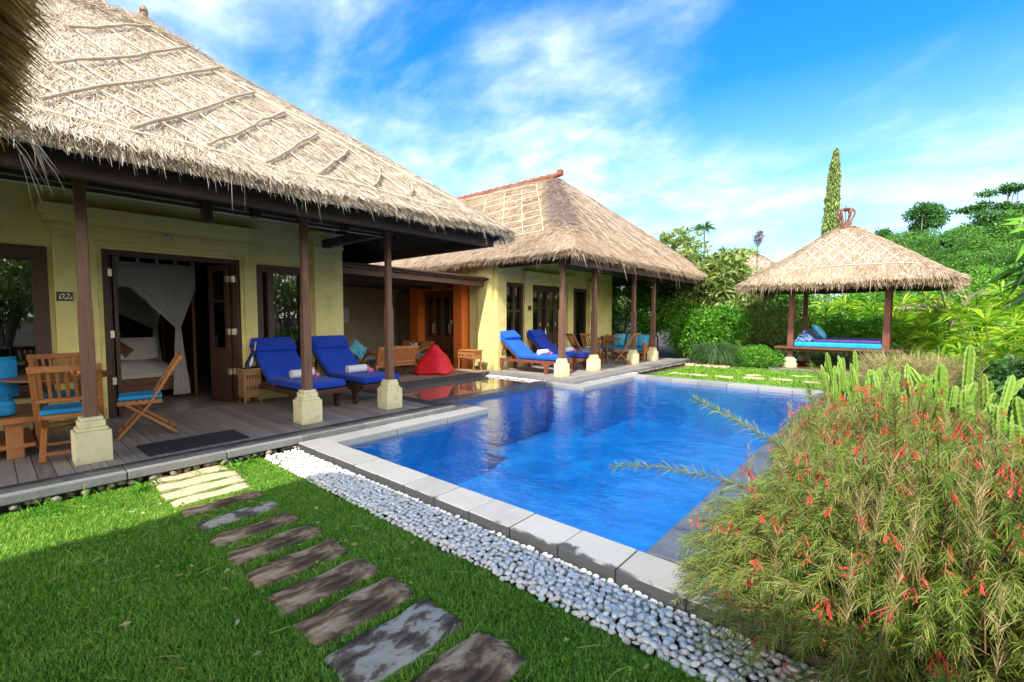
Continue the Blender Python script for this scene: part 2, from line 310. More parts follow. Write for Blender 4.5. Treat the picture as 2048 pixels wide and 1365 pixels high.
def leaves(P, D, S, L, W, fold=.15, droop=.15):
    """pointed leaf blades (diamond with a fold): 5 verts"""
    n = len(P); L = np.broadcast_to(L,(n,))[:,None]; W = np.broadcast_to(W,(n,))[:,None]
    N = np.cross(S, D); dn = np.array([0,0,-1.])
    m = P + D*L*.5
    V = np.stack([P, m-S*W*.5+N*W*fold, m+dn*L*droop*.2, m+S*W*.5+N*W*fold, P+D*L+dn*L*droop], 1)
    b = (np.arange(n)*5)[:,None,None]
    T = np.array([[0,2,1],[0,3,2],[1,2,4],[2,3,4]])[None]+b
    return V.reshape(-1,3), T.reshape(-1,3)
def joinvt(parts):
    V = []; T = []; o = 0
    for v, t in parts: V.append(v); T.append(t+o); o += len(v)
    return np.concatenate(V), np.concatenate(T)
def rdir(n, up=0.):
    d = R.normal(size=(n,3)); d[:,2] += up; return unit(d)
def side_of(D, jit=.0):
    s = np.cross(D, R.normal(size=D.shape)); return unit(s)
def struct(mb, name, m, bevel=0, **k): return mb.build(name, m, bevel=bevel, kind='structure', **k)

# ------------------------------------------------------------------ ground, pool
PX0, PX1, PY0, PY1 = -4.95, -1.15, 2.62, 10.3
hx0, hx1, hy0, hy1 = -5.9, -1.1, 2.58, 10.36
g = MB(); B = 400
for x0,x1,y0,y1 in ((-B,B,-B,hy0),(-B,B,hy1,B),(-B,hx0,hy0,hy1),(hx1,B,hy0,hy1)):
    g.add([(x0,y0,-.03),(x1,y0,-.03),(x1,y1,-.03),(x0,y1,-.03)], [(0,1,2,3)])
struct(g, 'ground', SOIL)
OUT = [(-4.95,2.62),(-1.15,2.62),(-1.15,10.3),(-4.95,10.3),(-4.95,7.95),(-5.86,7.95),(-5.86,5.17),(-4.95,5.17)]
p = MB(); n = len(OUT)
p.add([(x,y,-.95) for x,y in OUT], [tuple(range(n))])
for i in range(n):
    a, b = OUT[i], OUT[(i+1)%n]; p.add([(a[0],a[1],-.95),(b[0],b[1],-.95),(b[0],b[1],.029),(a[0],a[1],.029)], [(0,1,2,3)])
struct(p, 'pool_basin', POOLT)
p = MB()  # dark waterline ledge tiles under the coping
for x0,x1,y0,y1 in ((-4.93,-4.72,5.2,7.9),):
    pass
w = MB(); w.add([(x,y,.028) for x,y in OUT], [tuple(range(n))]); struct(w, 'pool_water', WATER)
# submerged lamps of the pool wall
def coping(segs, name, m, z=.10, th=.10, lab=None):
    c = MB()
    for (x0,x1,y0,y1,ax,ln) in segs:
        a0, a1 = (x0,x1) if ax == 'x' else (y0,y1); k = max(1, round((a1-a0)/ln)); st = (a1-a0)/k
        for i in range(k):
            u0, u1 = a0+i*st+.004, a0+(i+1)*st-.004; dz = random.uniform(-.003,.003)
            if ax == 'x': c.box(u0,u1,y0,y1,z-th,z+dz)
            else: c.box(x0,x1,u0,u1,z-th,z+dz)
    return struct(c, name, m, bevel=.008)
coping([(-5.24,-.40,2.31,2.605,'x',.41)], 'pool_coping', COPE_PATCHY)
coping([(-5.22,-4.93,2.61,5.16,'y',.8)], 'side_pool_coping', COPE)
coping([(-5.27,-4.93,7.97,10.3,'y',.6),(-5.24,.2,10.32,10.7,'x',.6),(-5.9,-4.93,7.965,8.22,'x',.5)], 'far_pool_coping', COPE)
coping([(-6.2,-5.87,4.8,8.22,'y',.55),(-5.86,-5.25,4.8,5.16,'x',.3)], 'dark_pool_coping', COPED, z=.095)
c = MB(); c.prism([(-1.16,.10),(-.76,.13),(-.72,-.03),(-1.16,-.03)], 2.61, 10.3); struct(c, 'pool_overflow_edge', COPED, bevel=.01)
c = MB(); c.prism([(-.735,-.04),(-.735,.03),(-.6,.06),(1,.16),(9,.3),(9,-.04)], 2.3, 10.2); struct(c, 'planting_bed', SOIL)

# grass ground sheets
g = MB()
g.add([(-5.3,-5,-.012),(6,-5,-.012),(6,1.95,-.012),(-5.3,1.95,-.012)], [(0,1,2,3)])
g.add([(-5.1,10.7,-.012),(12,10.7,-.012),(12,30,-.012),(-5.1,30,-.012)], [(0,1,2,3)])
struct(g, 'lawn_ground', GRASSG)
_OLD = [(-5.62,1.34,.70,.135,0,0),(-5.385,1.33,.66,.125,0,-.02),(-5.15,1.32,.64,.125,0,.02),(-4.90,1.29,.66,.13,0,.03),(-4.59,1.29,.68,.17,1,-.04),
  (-4.26,1.33,.66,.15,2,.02),(-3.93,1.29,.68,.20,1,.03),(-3.56,1.30,.70,.23,1,-.02),(-3.19,1.31,.68,.22,1,.04),(-2.80,1.33,.72,.24,1,0.02),(-2.41,1.33,.74,.27,1,-.02),(-1.99,1.34,.74,.29,2,.03),(-1.55,1.35,.72,.28,1,0)]
STONES = [(-5.24,1.26,.60,.17,0,-.1),(-4.99,1.27,.60,.17,0,-.06),(-4.74,1.25,.60,.17,0,.02),(-4.50,1.24,.56,.13,0,.0),(-4.23,1.24,.56,.16,1,.0),(-3.88,1.24,.55,.17,2,.0),(-3.53,1.24,.55,.18,1,.02),
 (-3.19,1.245,.56,.21,1,.03),(-2.84,1.24,.56,.23,1,0.02),(-2.48,1.24,.56,.23,1,-.02),(-2.14,1.24,.56,.25,1,.03),(-1.78,1.23,.58,.29,2,-.02),(-1.38,1.25,.58,.29,1,0)]
STONES=[(a,b,c_*1.02,d*1.10,e,f) for a,b,c_,d,e,f in STONES]
def in_stone(x, y, pad=0.):
    m = np.zeros(x.shape, bool)
    for (sx,sy,ly,wx,k,r) in STONES: m |= (np.abs(x-sx) < wx/2-pad) & (np.abs(y-sy) < ly/2-pad)
    return m
def turf(n, x0, x1, y0, y1, Lm, Wm, dens_cam=True, lean=.5, keep=None):
    x = R.uniform(x0,x1,n); y = R.uniform(y0,y1,n)
    if keep is not None: k = keep(x,y); x, y = x[k], y[k]
    n = len(x)
    clump = .5+.5*np.sin(x*5.1+np.sin(y*4.3)*2)*np.sin(y*6.3+np.cos(x*3.7)*2)
    a = R.uniform(0,2*PI,n); D = np.stack([np.cos(a)*lean, np.sin(a)*lean, R.uniform(.35,1.1,n)],1)*1.0; D = unit(D)
    b = a+PI/2+R.normal(0,.3,n); S = np.stack([np.cos(b),np.sin(b),np.zeros(n)],1)
    L = Lm*R.uniform(.5,1.25,n)*(.75+.5*clump); W = Wm*R.uniform(.6,1.3,n)
    P = np.stack([x,y,np.full(n,-.012)],1)
    return ribbons(P, D, S, L, W, droop=R.uniform(.0,.35,n), lift=0)
def lawnkeep(x, y):
    edge = 1.94+.03*np.sin(x*9)+.02*np.sin(x*23)
    return (y < edge) & ~in_stone(x,y,.0) & (x > -5.28)
near = turf(380000, -5.28, 1.2, .1, 2.02, .038, .0036, keep=lawnkeep)
left = turf(100000, -5.28, -1.2, -.9, .1, .04, .004, keep=lawnkeep)
npmesh('lawn', *joinvt([near,left]), GRASS, label='short green lawn of fine blades beside the pool and stepping stones', cat='lawn', kind='stuff')
farT = turf(110000, -5.0, .6, 10.72, 16.5, .07, .011, keep=lambda x,y: (y < 14.9+.3*np.sin(x*3)) | (x > -2.6))
npmesh('far_lawn', *farT, GRASS, label='sunlit strip of lawn between pool end and thatched daybed pavilion', cat='lawn', kind='stuff')
# small weeds by the kerb
wk = []
for i in range(34):
    cx, cy = -5.22+R.uniform(-.03,.25), R.uniform(-.2,2.1); k = 14
    D = rdir(k, 1.0); P = np.tile([cx,cy,0.],(k,1))+R.normal(0,.015,(k,3))*[1,1,0]
    wk.append(leaves(P, D, side_of(D), R.uniform(.05,.13,k), .018, droop=.3) if i%2 else ribbons(P, D, side_of(D), R.uniform(.10,.2,k), .006, droop=R.uniform(.1,.5,k)))
npmesh('weeds', *joinvt(wk), LF_BRIGHT, label='small leafy weeds growing along the foot of the deck kerb', cat='weeds', kind='stuff')

def stone_mesh(sx, sy, ly, wx, rot, th=.045, top=.012):
    nx, ny = 7, 14; vs = []; 
    for j in range(ny+1):
        for i in range(nx+1):
            u, v = 2*i/nx-1, 2*j/ny-1
            ex = wx/2*(1+.025*math.sin(v*7+sx*9)+.02*math.sin(v*17+sx)); ey = ly/2*(1+.02*math.sin(u*5+sx*3))
            x = u*ex; y = v*ey; rr = max(abs(u), abs(v)); z = top+.006*math.sin(u*3+v*5+sx*7)-(.012 if rr > .98 else 0)
            if abs(u) > .98 and abs(v) > .98: x *= .93; y *= .97
            x, y = x*math.cos(rot)-y*math.sin(rot), x*math.sin(rot)+y*math.cos(rot)
            vs.append((x,y,z))
    fs = [(j*(nx+1)+i, j*(nx+1)+i+1, (j+1)*(nx+1)+i+1, (j+1)*(nx+1)+i) for j in range(ny) for i in range(nx)]
    m = MB(); m.add(vs, fs, True)
    ring = [i for i in range(nx+1)]+[j*(nx+1)+nx for j in range(1,ny+1)]+[ny*(nx+1)+i for i in range(nx-1,-1,-1)]+[j*(nx+1) for j in range(ny-1,0,-1)]
    rv = [vs[i] for i in ring]; k = len(rv); m.add(rv+[(a,b,top-th) for a,b,_ in rv], [(i,(i+1)%k,(i+1)%k+k,i+k) for i in range(k)])
    return m
SL = ['sunlit pale sandstone slab next to the deck kerb, first of the path','second sunlit pale sandstone slab from the deck kerb','third sunlit sandstone slab, small weed at its edge','narrow sandstone slab crossed by the roof shadow line',
 'dark slab just inside the roof shadow with a pale streak','pale grey patchy slab with white lichen blotches in the grass path','brown slab with dark diagonal stain, after the grey patchy one','eighth path slab, pinkish brown with dark right corner','tan brown slab with dark centre streak, ninth in the path',
 'dark brown mossy slab tenth from the deck','wide dark slab with branching cracks near the bottom of the picture','pale grey blotched slab cut by the bottom edge','last dark brown slab corner at the bottom edge']
for i,(sx,sy,ly,wx,k,r) in enumerate(STONES):
    m = stone_mesh(sx,sy,ly,wx,r,top=.016 if k else .02)
    m.build('stepping_stone', [SAND,SLEEP,GREYS][k], loc=(sx,sy,0), label=SL[i], cat='stepping stone', group='stepping stones across the lawn')
fs_ = [(-4.5,12.1,.5,.28),(-4.0,12.15,.45,.3),(-3.4,12.2,.42,.3),(-2.75,12.4,.5,.26),(-2.2,12.55,.45,.3),(-1.5,12.5,.5,.3),(-.95,12.9,.5,.32),(-1.9,13.6,.5,.3),(-2.9,13.0,.4,.25)]
for i,(x,y,a,b) in enumerate(fs_):
    m = stone_mesh(0,0,b,a,.1*i,top=.03); m.build('stepping_stone', SAND, loc=(x,y,0), label='flat pale stepping stone in the far lawn beyond the pool', cat='stepping stone', group='stepping stones in the far lawn')

k=260; x=R.uniform(-5.1,-.2,k); y=R.uniform(.1,1.95,k); D=unit(np.stack([R.normal(0,1,k),R.normal(0,1,k),R.uniform(-.1,.25,k)],1)); P=np.stack([x,y,np.full(k,.028)],1)
npmesh('fallen_straw', *joinvt([ribbons(P,D,side_of(D),R.uniform(.05,.16,k),.003,droop=.1), leaves(P[:60]+[.1,.05,0],D[:60],side_of(D[:60]),.05,.022)]), LF_STRAW, label='dry straw and small fallen leaves scattered over the near lawn', cat='straw', kind='stuff')
k=2600; x=R.uniform(-5.2,.2,k); y=R.uniform(.1,1.9,k); kk=(np.sin(x*2.3+1)*np.sin(y*3.1+x)>.2)&lawnkeep(x,y); x,y=x[kk],y[kk]; k=len(x); D=rdir(k,.6); P=np.stack([x,y,np.full(k,.015)],1)
npmesh('clover', *leaves(P,D,side_of(D),R.uniform(.018,.035,k),.02,droop=.3), LF_BRIGHT, label='small round clover leaves mixed into the near lawn', cat='clover', kind='stuff')
# pebbles
ico = bmesh.new(); bmesh.ops.create_icosphere(ico, subdivisions=2, radius=1); IV = np.array([v.co[:] for v in ico.verts]); IT = np.array([[v.index for v in f.verts] for f in ico.faces]); ico.free()
ico = bmesh.new(); bmesh.ops.create_icosphere(ico, subdivisions=1, radius=1); IV1 = np.array([v.co[:] for v in ico.verts]); IT1 = np.array([[v.index for v in f.verts] for f in ico.faces]); ico.free()
def pebbles(P, size, V0=IV, T0=IT, flat=.55):
    n = len(P); size = np.broadcast_to(size,(n,)); sc_ = np.stack([size*R.uniform(.8,1.25,n), size*R.uniform(.65,.95,n), size*R.uniform(flat*.8,flat*1.2,n)],1)
    V = V0[None]*sc_[:,None,:]*(1+.10*np.sin(V0[None]*3+R.uniform(0,6,(n,1,3))))
    a = R.uniform(0,2*PI,n); t = R.normal(0,.35,n)
    ca, sa, ct, st = np.cos(a)[:,None],np.sin(a)[:,None],np.cos(t)[:,None],np.sin(t)[:,None]
    x, y, z = V[...,0],V[...,1],V[...,2]; x, z = x*ct-z*st, x*st+z*ct; x, y = x*ca-y*sa, x*sa+y*ca
    V = np.stack([x,y,z],-1)+P[:,None,:]
    return V.reshape(-1,3), (T0[None]+(np.arange(n)*len(V0))[:,None,None]).reshape(-1,3)
def strip(x0,x1,y0,y1,step,z,jit=.4):
    xs = np.arange(x0,x1,step); ys = np.arange(y0,y1,step); X,Y = np.meshgrid(xs,ys); X = X+ (np.arange(X.shape[0])%2*.5*step)[:,None]
    n = X.size; return np.stack([X.ravel()+R.normal(0,jit*step*.4,n), Y.ravel()+R.normal(0,jit*step*.4,n), np.full(n,z)+R.uniform(-.004,.010,n)],1)
def SN(a,b,c_,d,st): return len(np.arange(a,b,st))*len(np.arange(c_,d,st))
pp = [pebbles(strip(-5.2,.1,1.95,2.30,.038,.006), .021*R.uniform(.7,1.25,SN(-5.2,.1,1.95,2.30,.038))), pebbles(strip(-5.2,.1,1.97,2.29,.043,.026), .0225)]
npmesh('white_pebbles', *joinvt(pp), PEB, smooth=True, label='band of smooth white pebbles between lawn and near pool coping', cat='pebbles', kind='stuff')
pq = [pebbles(strip(-5.33,-5.22,2.3,4.85,.04,.03), .022, IV1, IT1), pebbles(strip(-8.0,-5.3,8.19,8.33,.045,.06), .024, IV1, IT1), pebbles(strip(-5.38,-5.26,8.25,11.2,.045,.055), .024, IV1, IT1)]
npmesh('kerb_pebbles', *joinvt(pq), PEB, smooth=True, label='thin line of white pebbles between deck kerbs and pool coping', cat='pebbles', kind='stuff')
pr = [pebbles(strip(-5.34,-5.3,-.6,4.8,.075,.035), .04, IV1, IT1, .7), pebbles(strip(-8.0,-5.3,8.33,8.36,.08,.03), .04, IV1, IT1,.7), pebbles(strip(-5.4,-5.37,8.4,15,.08,.03), .04, IV1, IT1,.7)]
npmesh('kerb_footing_stones', *joinvt(pr), RIVER, smooth=True, label='row of brown river stones set under the deck kerbs', cat='stones', kind='stuff')

# ------------------------------------------------------------------ decks
def planks(name, x0,x1,y0,y1,z,w,m,axis='x',gap=.006,th=.03):
    c = MB(); a0,a1 = (y0,y1) if axis=='x' else (x0,x1); k = max(1,round((a1-a0)/w)); st = (a1-a0)/k
    for i in range(k):
        u0,u1 = a0+i*st+gap/2, a0+(i+1)*st-gap/2; dz = random.uniform(-.0015,.0015)
        if axis=='x': c.box(x0,x1,u0,u1,z-th,z+dz)
        else: c.box(u0,u1,y0,y1,z-th,z+dz)
    return struct(c, name, m)
planks('villa_deck', -8.08,-5.58,-1.6,4.55,.15,.115,DECK)
c = MB(); c.box(-8.1,-5.42,-1.6,4.7,-.03,.112); struct(c,'deck_slab',BASALT)
c = MB()
for i in range(8):
    c.box(-5.575,-5.355,-1.6+i*.8,-1.6+(i+1)*.8-.005,.06,.151)
c.box(-8.08,-5.355,4.56,4.79,.04,.150)
struct(c,'deck_border',BASALT,bevel=.006)
c = MB()
for i in range(8): c.box(-5.35,-5.27,-1.6+i*.8+.003,-1.6+(i+1)*.8-.003,.07,.149)
struct(c,'deck_kerb',KERB,bevel=.01)
c = MB(); c.box(-12.9,-8.1,-1.6,4.5,0,.146); struct(c,'bedroom_floor',TILE)
planks('living_floor',-12.6,-8.05,4.8,8.5,.149,.14,DECK2,axis='y')
c = MB(); c.box(-12.6,-8.0,4.8,8.5,-.03,.115); struct(c,'living_slab',BASALT)
c = MB(); c.box(-8.045,-7.9,4.8,8.3,.02,.149); struct(c,'living_kerb',BASALT,bevel=.008)
planks('wet_deck',-7.895,-6.205,4.8,8.2,.05,.3,WETD,gap=.003,th=.05)
planks('far_deck',-8.2,-5.75,8.6,15.3,.12,.115,DECK)
c = MB(); c.box(-8.2,-5.5,8.36,15.5,-.03,.085); struct(c,'far_deck_slab',BASALT)
c = MB()
for i in range(9): c.box(-5.745,-5.40,8.345+i*.8,8.345+(i+1)*.8-.006,.02,.121)
for i in range(3): c.box(-8.1+i*.785,-8.1+(i+1)*.785-.006,8.345,8.595,.02,.1205)
struct(c,'far_deck_kerb',KERB,bevel=.01)
c = MB(); c.box(-6.2,-5.66,1.02,1.95,.153,.165); c.build('door_mat', MATM, bevel=.004, label='long black ribbed rubber mat on the deck edge before the path', cat='mat')

# ------------------------------------------------------------------ thatched roofs
class Roof:
    def __init__(s, x0,x1,y0,y1,ze,sx,sy,soft=.12,zmax=None):
        s.b = (x0,x1,y0,y1); s.ze=ze; s.sx=sx; s.sy=sy; s.soft=soft; s.zmax=zmax
    def h(s, x, y):
        x0,x1,y0,y1 = s.b; x = np.asarray(x,float); y = np.asarray(y,float)
        a = np.stack([s.sx*(x-x0), s.sx*(x1-x), s.sy*(y-y0), s.sy*(y1-y)])
        mn = a.min(0); k = s.soft
        v = mn - k*np.log(np.exp(-(a-mn)/k).sum(0))
        v = v + .10*np.exp(-np.maximum(mn,0)/.25)*0
        return s.ze + v + .010*np.sin(x*2.3+y*1.1)+.008*np.sin(y*3.7-x*1.9)
    def grad(s, x, y, e=.02):
        return np.stack([(s.h(x+e,y)-s.h(x-e,y))/(2*e), (s.h(x,y+e)-s.h(x,y-e))/(2*e)],-1)
    def pt(s, x, y, off=.0):
        g = s.grad(x,y); n = unit(np.stack([-g[...,0],-g[...,1],np.ones_like(g[...,0])],-1)); return np.stack([x,y,s.h(x,y)],-1)+n*np.reshape(off,(-1,1) if np.ndim(off) else ())
    def bed(s, nx, ny, th, thz=None):
        x0,x1,y0,y1 = s.b
        def cos_(n): 
            t = np.linspace(-1,1,n+1); return t
        X = (x0+x1)/2+(x1-x0)/2*np.sign(cos_(nx))*np.abs(cos_(nx)); Y = (y0+y1)/2+(y1-y0)/2*cos_(ny)
        gx, gy = np.meshgrid(X,Y); top = s.h(gx,gy); 
        # rounded corners in plan
        q = 3; cx,cy=(x0+x1)/2,(y0+y1)/2; ux=(gx-cx)/(x1-cx); uy=(gy-cy)/(y1-cy)
        rr = .45; dx=np.maximum(0,np.abs(gx-cx)-(x1-cx-rr)); dy=np.maximum(0,np.abs(gy-cy)-(y1-cy-rr)); d=np.hypot(dx,dy); f=np.where(d>rr, rr/np.maximum(d,1e-6),1)
        both=(dx>0)&(dy>0)
        gx2=np.where(both, cx+np.sign(gx-cx)*((x1-cx-rr)+dx*f), gx); gy2=np.where(both, cy+np.sign(gy-cy)*((y1-cy-rr)+dy*f), gy)
        edge = np.minimum(np.minimum(gx-x0,x1-gx),np.minimum(gy-y0,y1-gy))
        bot = s.h(gx2,gy2)-th-.0*edge
        # pull lower edge inward a little so the rim leans
        bx = cx+(gx2-cx)*(1-.10/max(x1-cx,1)); by = cy+(gy2-cy)*(1-.10/max(y1-cy,1))
        V1 = np.stack([gx2,gy2,s.h(gx2,gy2)],-1).reshape(-1,3); V2 = np.stack([bx,by,bot],-1).reshape(-1,3)
        m, k = gx.shape; idx = np.arange(m*k).reshape(m,k)
        a,b,c,d = idx[:-1,:-1].ravel(), idx[:-1,1:].ravel(), idx[1:,1:].ravel(), idx[1:,:-1].ravel()
        T1 = np.concatenate([np.stack([a,b,c],1),np.stack([a,c,d],1)]); T2 = T1[:,::-1]+m*k
        ring = np.concatenate([idx[0,:],idx[1:,-1],idx[-1,-2::-1],idx[-2:0:-1,0]]); r2 = np.roll(ring,-1)
        T3 = np.concatenate([np.stack([ring,ring+m*k,r2+m*k],1),np.stack([ring,r2+m*k,r2],1)])
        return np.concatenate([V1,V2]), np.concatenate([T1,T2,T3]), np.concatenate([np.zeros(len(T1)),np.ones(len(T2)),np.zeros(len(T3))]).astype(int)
    def strands(s, n, region, L, W, lift=.10, jit=.28, off=.0):
        x = R.uniform(region[0],region[1],n); y = R.uniform(region[2],region[3],n); x0,x1,y0,y1 = s.b
        cx,cy=(x0+x1)/2,(y0+y1)/2; rr=.45; dx=np.maximum(0,np.abs(x-cx)-(x1-cx-rr)); dy=np.maximum(0,np.abs(y-cy)-(y1-cy-rr)); k=np.hypot(dx,dy)<rr
        x,y=x[k],y[k]; n=len(x)
        g = s.grad(x,y); dn = -g; ang = np.arctan2(dn[:,1],dn[:,0])+R.normal(0,jit,n)
        gl = np.cos(ang)*g[:,0]+np.sin(ang)*g[:,1]
        D = unit(np.stack([np.cos(ang),np.sin(ang),gl],1)); N = unit(np.stack([-g[:,0],-g[:,1],np.ones(n)],1))
        # strands that reach past the eave bend down
        S = unit(np.cross(D,N)+R.normal(0,.25,(n,3))); P = np.stack([x,y,s.h(x,y)],1)+N*.004
        ln = L*R.uniform(.55,1.3,n)
        return ribbons(P, D, S, ln, W*R.uniform(.6,1.3,n), N=N, lift=lift*R.uniform(-.1,1.6,n))
    def fringe(s, n, sides, L, W, th=.16, hang=.9, wisps=.012):
        x0,x1,y0,y1 = s.b; out=[]; rr=.45
        for sd in sides:
            a = R.uniform(0,1,n)
            if sd in '+x-x':
                pass
            if sd=='+x': P=np.stack([np.full(n,x1),y0+a*(y1-y0)],1); o=np.array([1,0.])
            if sd=='-x': P=np.stack([np.full(n,x0),y0+a*(y1-y0)],1); o=np.array([-1,0.])
            if sd=='+y': P=np.stack([x0+a*(x1-x0),np.full(n,y1)],1); o=np.array([0,1.])
            if sd=='-y': P=np.stack([x0+a*(x1-x0),np.full(n,y0)],1); o=np.array([0,-1.])
            inn = R.uniform(0,.10,n)
            P = P-o*inn[:,None]; cx,cy=(x0+x1)/2,(y0+y1)/2
            # round the corners
            dx=np.maximum(0,np.abs(P[:,0]-cx)-(x1-cx-rr)); dy=np.maximum(0,np.abs(P[:,1]-cy)-(y1-cy-rr)); d=np.hypot(dx,dy); f=np.where(d>rr,rr/np.maximum(d,1e-6),1); both=(dx>0)&(dy>0)
            X=np.where(both,cx+np.sign(P[:,0]-cx)*((x1-cx-rr)+dx*f),P[:,0]); Y=np.where(both,cy+np.sign(P[:,1]-cy)*((y1-cy-rr)+dy*f),P[:,1])
            od = unit(np.stack([np.where(both,np.sign(P[:,0]-cx)*dx,o[0]),np.where(both,np.sign(P[:,1]-cy)*dy,o[1])],1)+1e-6)
            z = s.h(X,Y)-R.uniform(0,th,n)
            dwn = R.uniform(.25,1.3,n)*hang
            D = unit(np.concatenate([od*.75,-dwn[:,None]],1)+R.normal(0,.22,(n,3)))
            wisp = np.where(R.uniform(0,1,n)<wisps, R.uniform(1.5,2.6,n), 1.)
            out.append(ribbons(np.stack([X,Y,z],1), D, side_of(D), L*R.uniform(.35,1.2,n)*wisp, W*np.where(wisp>1,.6,1), droop=np.where(wisp>1,.7,.15)))
        return joinvt(out)
def build_roof(rf, name, parent, mats, nx, ny, th, strand_sets, fringe_sets, extra=()):
    V,T,mi = rf.bed(nx,ny,th); vs=[(V,T)]; 
    for a in strand_sets: vs.append(rf.strands(*a[0],**a[1]))
    for a in fringe_sets: vs.append(rf.fringe(*a[0],**a[1]))
    vs += list(extra)
    v,t = joinvt(vs); m = np.concatenate([mi, np.full(len(t)-len(T),2)])
    return npmesh(name, v, t, mats, parent, mi=m)
def surf_line(rf, pts, off, step=.12):
    out=[]
    for (a,b) in zip(pts[:-1],pts[1:]):
        k=max(1,int(math.dist(a,b)/step))
        for i in range(k): out.append((a[0]+(b[0]-a[0])*i/k, a[1]+(b[1]-a[1])*i/k))
    out.append(pts[-1]); A=np.array(out); return [tuple(q) for q in rf.pt(A[:,0],A[:,1],off)]

# ================================================================== villa one
V1 = empty('villa', (-8.2,0,0), label='near villa with long pale thatched roof, yellow walls and open bedroom doors', cat='villa')
def part(mb, name, m, parent, bevel=0, **k):
    o = mb.build(name, m, parent, bevel, **k); o.matrix_parent_inverse = Matrix.Translation(parent.matrix_world_loc if False else (0,0,0)); return o
# children use world coordinates: shift their origin by the parent's
def adopt(o, parent, root):
    o.parent = parent; o.matrix_parent_inverse = Matrix.Translation(Vector(root)).inverted() if root else Matrix()
    return o
RV1 = Vector((-8.2,0,0))
def wp(mb, name, m, top, root, sub=None, bevel=0, **k):
    """part in world coordinates under thing `top` at `root`; if sub is given it is a sub-part of `sub` (whose origin equals the root frame)"""
    o = mb.build(name, m, None, bevel, **k)
    if sub is not None: o.parent = sub; o.matrix_parent_inverse = Matrix()
    else: o.parent = top; o.matrix_parent_inverse = Matrix.Translation(-Vector(root))
    return o
r1 = Roof(-13.15,-4.75,-4.2,5.75,2.92,.75,.81,soft=.10)
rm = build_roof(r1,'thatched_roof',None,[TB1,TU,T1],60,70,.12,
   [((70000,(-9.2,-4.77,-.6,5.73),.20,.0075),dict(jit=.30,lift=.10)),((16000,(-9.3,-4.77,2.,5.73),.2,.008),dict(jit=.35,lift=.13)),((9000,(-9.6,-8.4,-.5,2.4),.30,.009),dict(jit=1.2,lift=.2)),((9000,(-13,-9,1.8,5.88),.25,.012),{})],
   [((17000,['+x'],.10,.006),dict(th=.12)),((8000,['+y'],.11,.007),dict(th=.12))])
rm.parent=V1; rm.matrix_parent_inverse=Matrix.Translation(-RV1)
BT = {'b1':[(-7.13,0.75),(-8.48,1.77)],'b2':[(-5.9,0.52),(-8.08,2.1)],'b3':[(-5.08,0.35),(-5.87,1.0),(-7.69,2.38)],'b4':[(-4.93,0.87),(-5.68,1.58),(-7.17,2.68)],
'b5':[(-4.96,1.42),(-5.74,2.08),(-6.66,2.87)],'b6':[(-4.95,1.94),(-5.52,2.49),(-6.22,3.11)],'b7':[(-4.98,2.5),(-5.98,3.44)],'b8':[(-5.01,3.22),(-5.62,3.69)],'b9':[(-5.05,3.79),(-5.4,4.06)]}
for k,pts in BT.items():
    A_,B_=pts[0],pts[-1]; M_=pts[1] if len(pts)>2 else ((A_[0]+B_[0])/2+.03,(A_[1]+B_[1])/2+.03); M_=((M_[0]+(A_[0]+B_[0])/2)/2,(M_[1]+(A_[1]+B_[1])/2)/2)
    pts=[((1-u)**2*A_[0]+2*u*(1-u)*M_[0]+u*u*B_[0],(1-u)**2*A_[1]+2*u*(1-u)*M_[1]+u*u*B_[1]) for u in [i/8 for i in range(9)]]
    q = surf_line(r1,pts,.05,.5); q=[(a+random.uniform(-.012,.012),b+random.uniform(-.012,.012),c_+random.uniform(-.006,.012)) for a,b,c_ in q]
    m = MB(); m.tube(q,[.017*random.uniform(.85,1.15) for _ in q],6); wp(m,'batten',BATT,V1,RV1,sub=rm)
ST = {'l1':[(-8.19,1.48),(-6.25,3.6),(-5.2,4.75)],'l2':[(-7.73,1.14),(-6.2,2.01),(-4.99,2.5)],'l3':[(-7.24,0.77),(-6.3,1.33),(-4.95,1.95)],'l5':[(-5.89,0.51),(-5.43,0.93),(-4.96,1.42)],
'l6':[(-5.38,0.39),(-4.94,0.9)],'l7':[(-8.44,1.74),(-7.08,2.62),(-6.04,3.47),(-5.05,3.79)],'l0':[(-4.94,-.3),(-4.93,0.38),(-4.92,0.93),(-4.95,1.4),(-4.92,1.95),(-4.99,2.88),(-4.89,4.33)],
'l8':[(-6.45,.55),(-5.9,.85),(-4.95,1.95)],'l10':[(-7.5,1.2),(-6.1,2.6),(-5.02,3.3)]}
for k,pts in ST.items():
    m = MB(); m.tube(surf_line(r1,pts,.035,.2),.0075,4); wp(m,'binding_cane',STRING,V1,RV1,sub=rm)
# ridge knot of twisted straw
m = MB(); q=[]
for i in range(26):
    a=i*.55; q.append((-8.95+.10*math.cos(a)*(1-i/60), 1.78+.03*(i/26), 6.15+.09*math.sin(a)*(1-i/60)))
m.tube(q,[.035]*26,6); m.tube([(-8.95,1.5,5.97),(-8.95,1.78,6.07),(-8.92,1.97,5.98)],[.05,.09,.05],8); wp(m,'ridge_knot',T2H,V1,RV1,sub=rm)
m = MB(); m.tube([(-8.95,y,5.95+.03*math.sin(y*2)) for y in np.arange(-.2,1.9,.2)],.09,8); wp(m,'ridge_cap',T2H,V1,RV1,sub=rm)
